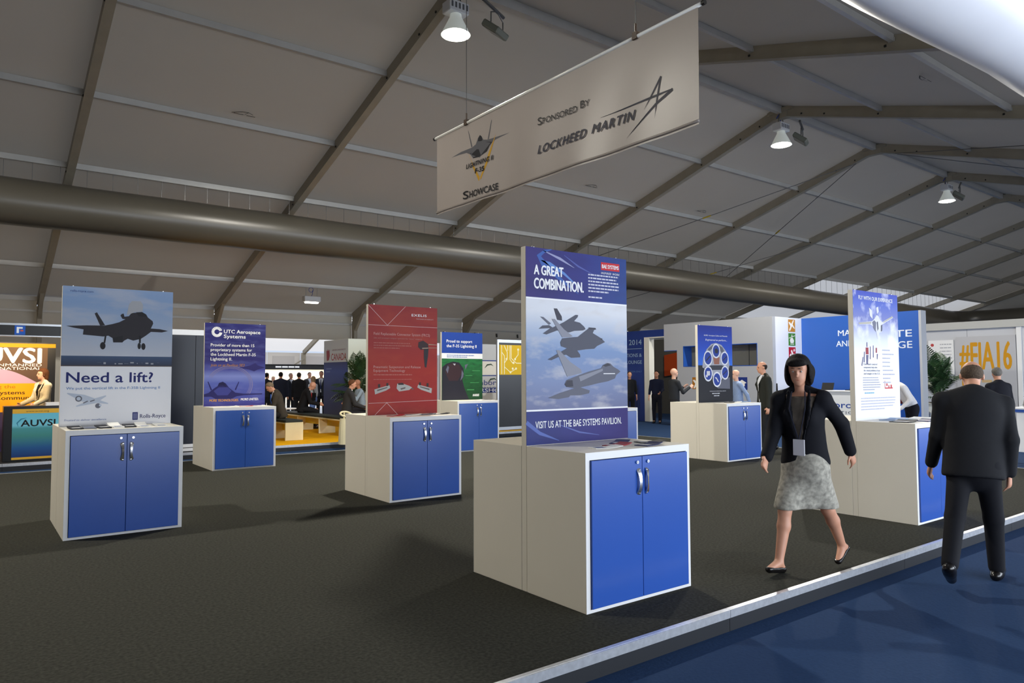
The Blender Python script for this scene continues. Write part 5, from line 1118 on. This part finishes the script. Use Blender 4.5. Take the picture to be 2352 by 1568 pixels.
    if hairstyle == 'short':
        HP_ = [el(hp((0, .014, .036)), (.083, .101, .098), HMr)]
        def hcut(X, Y, Z): x, y, z = local(X, Y, Z); return np.maximum(np.minimum((.050-z)+np.abs(x)*.0, (-.03-z)+(-y+.0)*1.4), -1.0)*s
        def hcut(X, Y, Z): x, y, z = local(X, Y, Z); return np.maximum(-.075-z, (.058-y*1.25-z) if False else ((.062-z)-(y+.03)*1.5))*s*.5
    elif hairstyle == 'bald':
        HP_ = [el(hp((0, .014, .02)), (.081, .100, .085), HMr)]
        def hcut(X, Y, Z): x, y, z = local(X, Y, Z); return np.maximum(np.maximum(-.075-z, z-.055), (.035-z)-(y+.01)*1.6)*s*.5
    elif hairstyle == 'shaved': HP_ = None
    elif hairstyle == 'bob':
        HP_ = [el(hp((0, .022, .032)), (.098, .116, .106), HMr), el(hp((.072, .02, -.045)), (.04, .06, .085), HMr, .03), el(hp((-.072, .02, -.045)), (.04, .06, .085), HMr, .03), el(hp((0, .07, -.05)), (.085, .05, .085), HMr, .03), el(hp((0, -.075, .085)), (.07, .04, .032), HMr, .02), el(hp((.085, .05, -.02)), (.035, .05, .06), HMr, .015), el(hp((.03, .10, -.02)), (.06, .04, .09), HMr, .02), el(hp((-.06, .085, -.03)), (.045, .04, .08), HMr, .015)]
        def hcut(X, Y, Z): x, y, z = local(X, Y, Z); return np.maximum(.02*0-1, np.minimum(.052-z, np.minimum(-.018-y, .078-np.abs(x))*1.0))*s*.6*-1*-1 if False else np.minimum(np.minimum(.056-z, -.012-y), .082-np.abs(x))*s
    else:
        HP_ = [el(hp((0, .02, .03)), (.09, .108, .105), HMr), el(hp((0, .06, -.06)), (.075, .05, .09), HMr, .03)]
        def hcut(X, Y, Z): x, y, z = local(X, Y, Z); return np.minimum(np.minimum(.06-z, -.02-y), .085-np.abs(x))*s
    if HP_: netobj('hair', HP_, (.006 if fine else .013), hm_, root, hcut)
    # ---- clothes
    zc = lambda z: P(T((0, 0, z)))
    upv = LR@A_((0, 0, 1)); frv = LR@rot('Z', R(twist))@A_((0, -1, 0)); o_ = P(hip)
    def tz(X, Y, Z): return ((X-o_[0])*upv[0]+(Y-o_[1])*upv[1]+(Z-o_[2])*upv[2])/s+.93
    def ty(X, Y, Z): return ((X-o_[0])*frv[0]+(Y-o_[1])*frv[1]+(Z-o_[2])*frv[2])/s
    def tx(X, Y, Z): return ((X-o_[0])*sdu[0]+(Y-o_[1])*sdu[1]+(Z-o_[2])*sdu[2])/s
    def torso(d, hemz, flare=0): return [ec(T((0, 0, hemz+.05)), T((0, 0, 1.06)), (.162+flare)*wide+d, (.145 if female else .16)*wide+d, .74, .03, sdu), ec(T((0, 0, 1.04)), T((0, .005, 1.30)), (.142 if female else .158)*wide+d, (.158 if female else .178)*wide+d, .72, .03, sdu), cn(ar[1][0], T((.03, .012, 1.42)), .052+d, .062+d, .045), cn(ar[-1][0], T((-.03, .012, 1.42)), .052+d, .062+d, .045), cn(J['neck']-LR@A_((0, 0, .06)), J['neck']+LR@A_((0, 0, -.005)), .085, .062+d, .03)]
    def sleeves(d, e=1.0): 
        L = []
        for q in (1, -1): sj, e_, w_, fd = ar[q]; L += [cn(sj, e_, .058+d, .05+d, .03), cn(e_, e_+(w_-e_)*e, .052+d, .042+d, .02)]
        return L
    if female: 
        bust = [el(T((q*.062, -.075, 1.25)), (.055, .048, .055), None, .05) for q in (1, -1)]
    else: bust = []
    if shirt: netobj('shirt', torso(.0, .93)+bust+(sleeves(-.004, .98) if not jacket else []), hc*s, fabric(shirt), root, lambda X, Y, Z: np.maximum(.93-tz(X, Y, Z), np.minimum(tz(X, Y, Z)-1.42-.0*X, ty(X, Y, Z)-.0 if False else tz(X, Y, Z)-(1.40 if vbare else 1.475)))*s)
    if jacket:
        hem = .80 if not female else .86
        v0_ = 1.12 if not female else 1.05
        def jc(X, Y, Z):
            z, y, x = tz(X, Y, Z), ty(X, Y, Z), np.abs(tx(X, Y, Z)); v0 = 1.12 if not female else 1.05
            v = np.minimum(np.minimum((z-v0)*.30-x+.004, y-.02), z-v0)           # V opening
            low = np.minimum(np.minimum((v0+.03-z)*(.13 if female else .05)-x+.006, y-.02), v0+.04-z) if openj else z*0-1
            # arms below the hem must stay: only trim the trunk
            return np.maximum(np.maximum(np.where(x < (.21*wide+.02), hem-z, -1), np.where(x < .21*wide, v, -1)), np.where(x < .1, low, -1))*s
        LP = []
        for q in (1, -1): LP += [ecap(P(T((q*.022, -.128, v0_+.02))), P(T((q*.075, -.128, 1.30))), .017*s, .034*s, .35, LR@A_((q*.85, -.5, 0)), .01*s), ecap(P(T((q*.075, -.128, 1.30))), P(T((q*.078, -.045, 1.46))), .034*s, .02*s, .4, LR@A_((q*.85, -.5, 0)), .01*s)]
        if fine or hc < .03: netobj('lapel', LP, .011, fabric(jacket), root)
        netobj('jacket', torso(.016, hem-.02, .012)+bust+sleeves(.006), hc*s, fabric(jacket), root, jc)
    if jacket and shirt and not vbare:
        nk = P(J['neck']+LR@A_((0, -.004, .004))); cr = MB().lathe([(.060*s, -.03*s), (.066*s, -.012*s), (.063*s, .014*s), (.058*s, .016*s), (.056*s, -.02*s)], tuple(nk), 18); cr.build('collar', fabric(shirt), root, smooth=True)
    if tie:
        pt = [T((0, -.128*1.0, 1.43-.0)), T((0, -.140, 1.30)), T((0, -.135, 1.1))]; netobj('tie', [cn(pt[0]+A_((0, .02, 0)), pt[1], .014, .02, .01), cn(pt[1], pt[2], .02, .026, .01)], .009, fabric(tie), root)
    if lanyard:
        for q in (1, -1): MB().tube([tuple(P(T((q*.05, -.06, 1.46)))), tuple(P(T((q*.06, -.145, 1.33)))), tuple(P(T((0, -.165, 1.08))))], .005*s, 5).build('lanyard', fabric(lanyard), root)
        c = P(T((0, -.175, 1.03))); MB().bbox(tuple(c-A_((.045, .004, .06))), tuple(c+A_((.045, .004, .06))), .002).build('badge', mat('badge_white', (226, 226, 232), .3), root)
    if skirt:
        kz = (lg[1][1]+lg[-1][1])/2; hz = P(hip)
        L = [ec(T((0, 0, 1.05)), hip+A_((0, 0, -.06)), .14, .175, .78), cn(hip+A_((.06, 0, -.1)), lg[1][1]*1.0+A_((-.015, 0, .03)), .115, .098, .07), cn(hip+A_((-.06, 0, -.1)), lg[-1][1]+A_((.015, 0, .03)), .115, .098, .07), cn(hip+A_((0, 0, -.12)), kz+A_((0, 0, .08)), .12, .09, .07)]
        kk = P(kz)[2]; netobj('skirt', L, hc*s, mat('skirt_print_%d' % skirt[0], skirt, .8, noise=.4, nscale=30), root, lambda X, Y, Z: np.maximum(kk+.015-Z, Z-P((0, 0, 1.05))[2]))
    if trousers:
        L = [ec(T((0, 0, 1.0)), hip+A_((0, 0, -.04)), .152*wide, .168*wide, .72)]
        for q in (1, -1):
            hj, k_, an, toe, heel = lg[q]; L += [cn(hj, k_, .092, .070, .035), cn(k_, an+(k_-an)*.03, .070, .058, .02)]
        netobj('trousers', L, hc*s, fabric(trousers), root, lambda X, Y, Z: tz(X, Y, Z)*s-1.03*s)
    sm = mat('shoe_%d_%d_%d' % shoes, shoes, .25)
    for q in (1, -1):
        hj, k_, an, toe, heel = lg[q]
        if skirt:
            L = [cn(heel, toe, .034, .031, .01), cn(heel, heel+(an-heel)*.55, .034, .033, .01)]; zt = None
            fdv = (toe-heel)/np.linalg.norm(toe-heel); pu = np.cross(A_((1, 0, 0)), fdv); pu = pu if pu[2] > 0 else -pu; c_ = P(an+(heel-an)*.72)
            netobj('shoe', L, .008 if fine else .014, sm, root, (lambda c_, pu, fdv: lambda X, Y, Z: ((X-c_[0])*pu[0]+(Y-c_[1])*pu[1]+(Z-c_[2])*pu[2])-.35*np.abs((X-c_[0])*fdv[0]+(Y-c_[1])*fdv[1]+(Z-c_[2])*fdv[2]-.05)*0-.004)(c_, pu, fdv))
        else: netobj('shoe', [cn(heel, heel+(toe-heel)*.5+A_((0, 0, .006)), .040, .042, .01), cn(heel+(toe-heel)*.5, toe+(toe-heel)*.12, .043, .036, .02), cn(an+A_((0, 0, .01)), heel+(toe-heel)*.25, .045, .044, .02)], .009 if fine else .015, sm, root)
    if watch:
        sj, e_, w_, fd = ar[watch]; w0 = P(w_-fd*.012); MB().tube([tuple(w0-fd*.011), tuple(w0+fd*.011)], .036*s, 14).build('watch', chrome, root)
    return root
def bag(label, loc, face, w_, h_, d_, col, strap=.5):
    t = thing('shoulder_bag', label, 'bag', loc, R(face)); m = fabric(col)
    MB().bbox((-w_/2, -d_/2, 0), (w_/2, d_/2, h_), .02).build('body', m, t); MB().bbox((-w_/2-.004, -d_/2-.01, h_*.45), (w_/2+.004, d_/2+.006, h_+.008), .01).build('flap', m, t)
    MB().tube([(-w_/2+.02, 0, h_), (-w_*.2, 0, h_+strap*.7), (0, 0, h_+strap), (w_*.2, 0, h_+strap*.7), (w_/2-.02, 0, h_)], .012, 6).build('strap', m, t)

# facing: 0 looks towards -Y; the camera's line of sight is about 37 degrees off the +Y axis
# woman walking towards the camera
wl_, wr_ = onz(1868, 1300), onz(1818, 1335); wc = (wl_+wr_)*.5
person('woman with dark hair in black jacket and patterned skirt walking past cabinets', (wc.x+.10, wc.y+.02, 0), -86, 1.66, lean=6, twist=14, legs=((-20, 16), (19, 3)), feet=(-26, 8), arms=((-34, 20, 14), (22, 8, 30)), head=(6, 8),
       skin='fair', hair=(22, 18, 18), hairstyle='bob', jacket=(18, 19, 26), shirt=(92, 84, 76), trousers=None, skirt=(166, 162, 150), shoes=(18, 16, 16), fine=True, female=True, watch=1, vbare=True, lanyard=(40, 42, 56), group='people walking in front')
mc = (onz(2293, 1338, LOW)+onz(2190, 1345, LOW))*.5
person('balding man in dark suit walking away along the blue aisle', (mc.x+.08, mc.y+.02, LOW), 102, 1.76, lean=9, twist=24, legs=((-24, 16), (14, 3)), feet=(-34, 4), arms=((12, 4, 22), (-10, 5, 24)), head=(-10, 22),
       skin='fair', hair=(84, 70, 58), hairstyle='bald', jacket=(26, 27, 31), shirt=(206, 186, 190), trousers=(20, 21, 27), fine=True, wide=1.16, group='people walking in front')
p_ = atd(2296, 13.3, LOW); person('man in dark suit walking ahead of the balding man', (p_.x, p_.y, LOW), 150, 1.75, lean=5, legs=((-14, 10), (22, 4)), feet=(-18, 0), head=(-20, 4), hair=(110, 106, 100), jacket=(20, 21, 30), trousers=(20, 21, 30), group='people walking in front')
p_ = atd(2092, 15.0, LOW); person('man in white shirt bending forward at the blue wall', (p_.x, p_.y, LOW), -128, 1.8, lean=34, legs=((6, 4), (-4, 2)), arms=((10, 8, 70), (30, 6, 50)), head=(0, 10), hair=(40, 34, 30), jacket=None, shirt=(226, 224, 226), trousers=(24, 24, 32), tie=(110, 40, 44))
p_ = atd(1757, 14.4, 0); person('dark suited man with a shoulder bag beside the grey booth', (p_.x, p_.y, 0), -125, 1.77, lean=3, legs=((14, 6), (-10, 8)), head=(0, 6), hair=(44, 36, 32), hairstyle='bald', jacket=(40, 42, 38), trousers=(28, 28, 28))
q_ = atd(1782, 14.35, .55); bag('black shoulder bag hanging at the suited man\'s hip', (q_.x, q_.y-.02, .62), 35, .40, .34, .14, (22, 22, 24), .36)
p_ = atd(1694, 17.3, LOW); person('bald man in pale blue shirt walking behind the six circles panel', (p_.x, p_.y, LOW), -118, 1.76, lean=4, legs=((12, 4), (-14, 14)), arms=((-26, 12, 14), (18, 8, 24)), hair=(170, 150, 130), hairstyle='shaved', jacket=None, shirt=(140, 160, 196), trousers=(40, 42, 52), skin='light', tie=(60, 70, 110))
p_ = atd(1548, 18.6, LOW); person('bald man in dark top with folded arms by the grey booth', (p_.x, p_.y, LOW), 70, 1.8, legs=((4, 2), (-4, 2)), arms=((28, 4, 92), (28, 4, 92)), hairstyle='shaved', jacket=None, shirt=(46, 48, 52), trousers=(40, 40, 42), skin='light', shoes=(60, 36, 24))
p_ = atd(1508, 24.6, LOW); person('man in dark blue standing in the white doorway', (p_.x, p_.y, LOW), -60, 1.78, legs=((3, 2), (-3, 2)), arms=((8, 6, 60), (6, 8, 12)), hair=(26, 22, 20), jacket=None, shirt=(24, 30, 54), trousers=(20, 22, 34))
p_ = atd(1446, 25.6, LOW); person('man in black partly hidden at the left of the deep blue wall', (p_.x, p_.y, LOW), -40, 1.76, hair=(60, 50, 40), jacket=None, shirt=(26, 28, 34), trousers=(22, 24, 30))
p_ = atd(1493, 27.2, LOW); person('person in grey inside the dim room', (p_.x, p_.y, LOW), 30, 1.7, hair=(40, 34, 30), jacket=(70, 70, 80), trousers=(40, 40, 46))
p_ = atd(100, 14.35, 0); person('woman in cream jacket standing behind the lit counter', (p_.x, p_.y, 0), -62, 1.66, hair=(96, 58, 34), hairstyle='long', jacket=(226, 216, 190), shirt=(24, 22, 24), trousers=(30, 30, 34), female=True, vbare=True, head=(-14, 4), arms=((14, 8, 50), (14, 8, 50)), skin='light')
# lounge: seated and standing visitors
G_ = 'lounge visitors'
SEAT = .49
def seated(label, x, y, face, **kw): person(label, (x, y, 0), face, kw.pop('hgt', 1.76), sit=SEAT, legs=((84, 82), (80, 86)), group=G_, **kw)
p_ = atd(629, 17.6); seated('seated man in brown jacket looking down at the lounge edge', 6.2, 17.55, -105, lean=16, head=(0, 26), hair=(120, 104, 86), jacket=(66, 60, 52), trousers=(34, 32, 32), tie=(60, 100, 190), arms=((30, 6, 60), (30, 6, 60)))
seated('seated bald man in black suit reading in the lounge', 7.7, 20.1, 70, lean=20, head=(0, 20), hairstyle='shaved', hair=(60, 50, 44), jacket=(20, 20, 24), trousers=(20, 20, 24), tie=(150, 30, 36), arms=((34, 6, 62), (34, 6, 62)))
seated('seated man in grey suit facing the palm', 7.70, 17.05, 75, lean=10, head=(0, 4), hair=(96, 62, 40), jacket=(50, 50, 52), trousers=(34, 34, 38), arms=((30, 6, 50), (30, 6, 50)))
seated('seated bald man in pale shirt holding his chin', 9.2, 19.3, -95, lean=12, hairstyle='shaved', jacket=None, shirt=(150, 166, 182), trousers=(30, 30, 36), arms=((46, 4, 110), (30, 6, 60)), skin='tan')
seated('seated person in white shirt beside the palm', 9.25, 17.75, -128, lean=14, hair=(30, 24, 22), jacket=None, shirt=(206, 204, 196), trousers=(24, 24, 28), arms=((40, 8, 40), (30, 6, 60)))
def standing(label, px, d, face, **kw): q = atd(px, d, LOW+.012); person(label, (q.x, q.y, LOW+.012), face, kw.pop('hgt', 1.76), group=G_, **kw)
standing('standing man in navy suit seen from behind in the next hall', 645, 27.2, 150, hgt=1.78, hair=(24, 20, 18), jacket=(24, 28, 44), wide=1.1)
standing('tall man in black coat seen from behind in the next hall', 687, 27.0, 140, hgt=1.76, hair=(40, 36, 34), jacket=(16, 16, 20), wide=1.1)
standing('grey haired man between two dark suits in the next hall', 668, 30, 20, hgt=1.76, hair=(170, 160, 150), jacket=(30, 34, 44))
standing('dark haired man at the far left of the next hall opening', 613, 28, 120, hgt=1.76, hair=(30, 26, 24), jacket=(30, 30, 36))
standing('woman in white top and blue skirt walking in the next hall', 719, 26.6, 200, hgt=1.64, hair=(150, 126, 96), hairstyle='long', jacket=None, shirt=(206, 212, 224), trousers=None, skirt=(110, 140, 210), female=True, legs=((-12, 10), (14, 2)))
standing('man in dark suit and tie facing the camera beside the booth', 738, 28.4, -30, hgt=1.82, hair=(70, 56, 46), jacket=(40, 44, 52), tie=(40, 50, 90))
standing('distant man in grey suit behind the woman in white', 711, 32, 0, hgt=1.8, hair=(40, 32, 28), jacket=(60, 58, 60))
standing('distant woman in pale top near the bright booth', 628, 33, 10, hgt=1.64, hair=(190, 170, 150), hairstyle='long', jacket=None, shirt=(220, 206, 190), trousers=(60, 60, 70), female=True)
bag('black handbag carried by the woman in white', tuple(atd(717, 26.3, .62)), 30, .30, .28, .12, (20, 20, 22), .36)
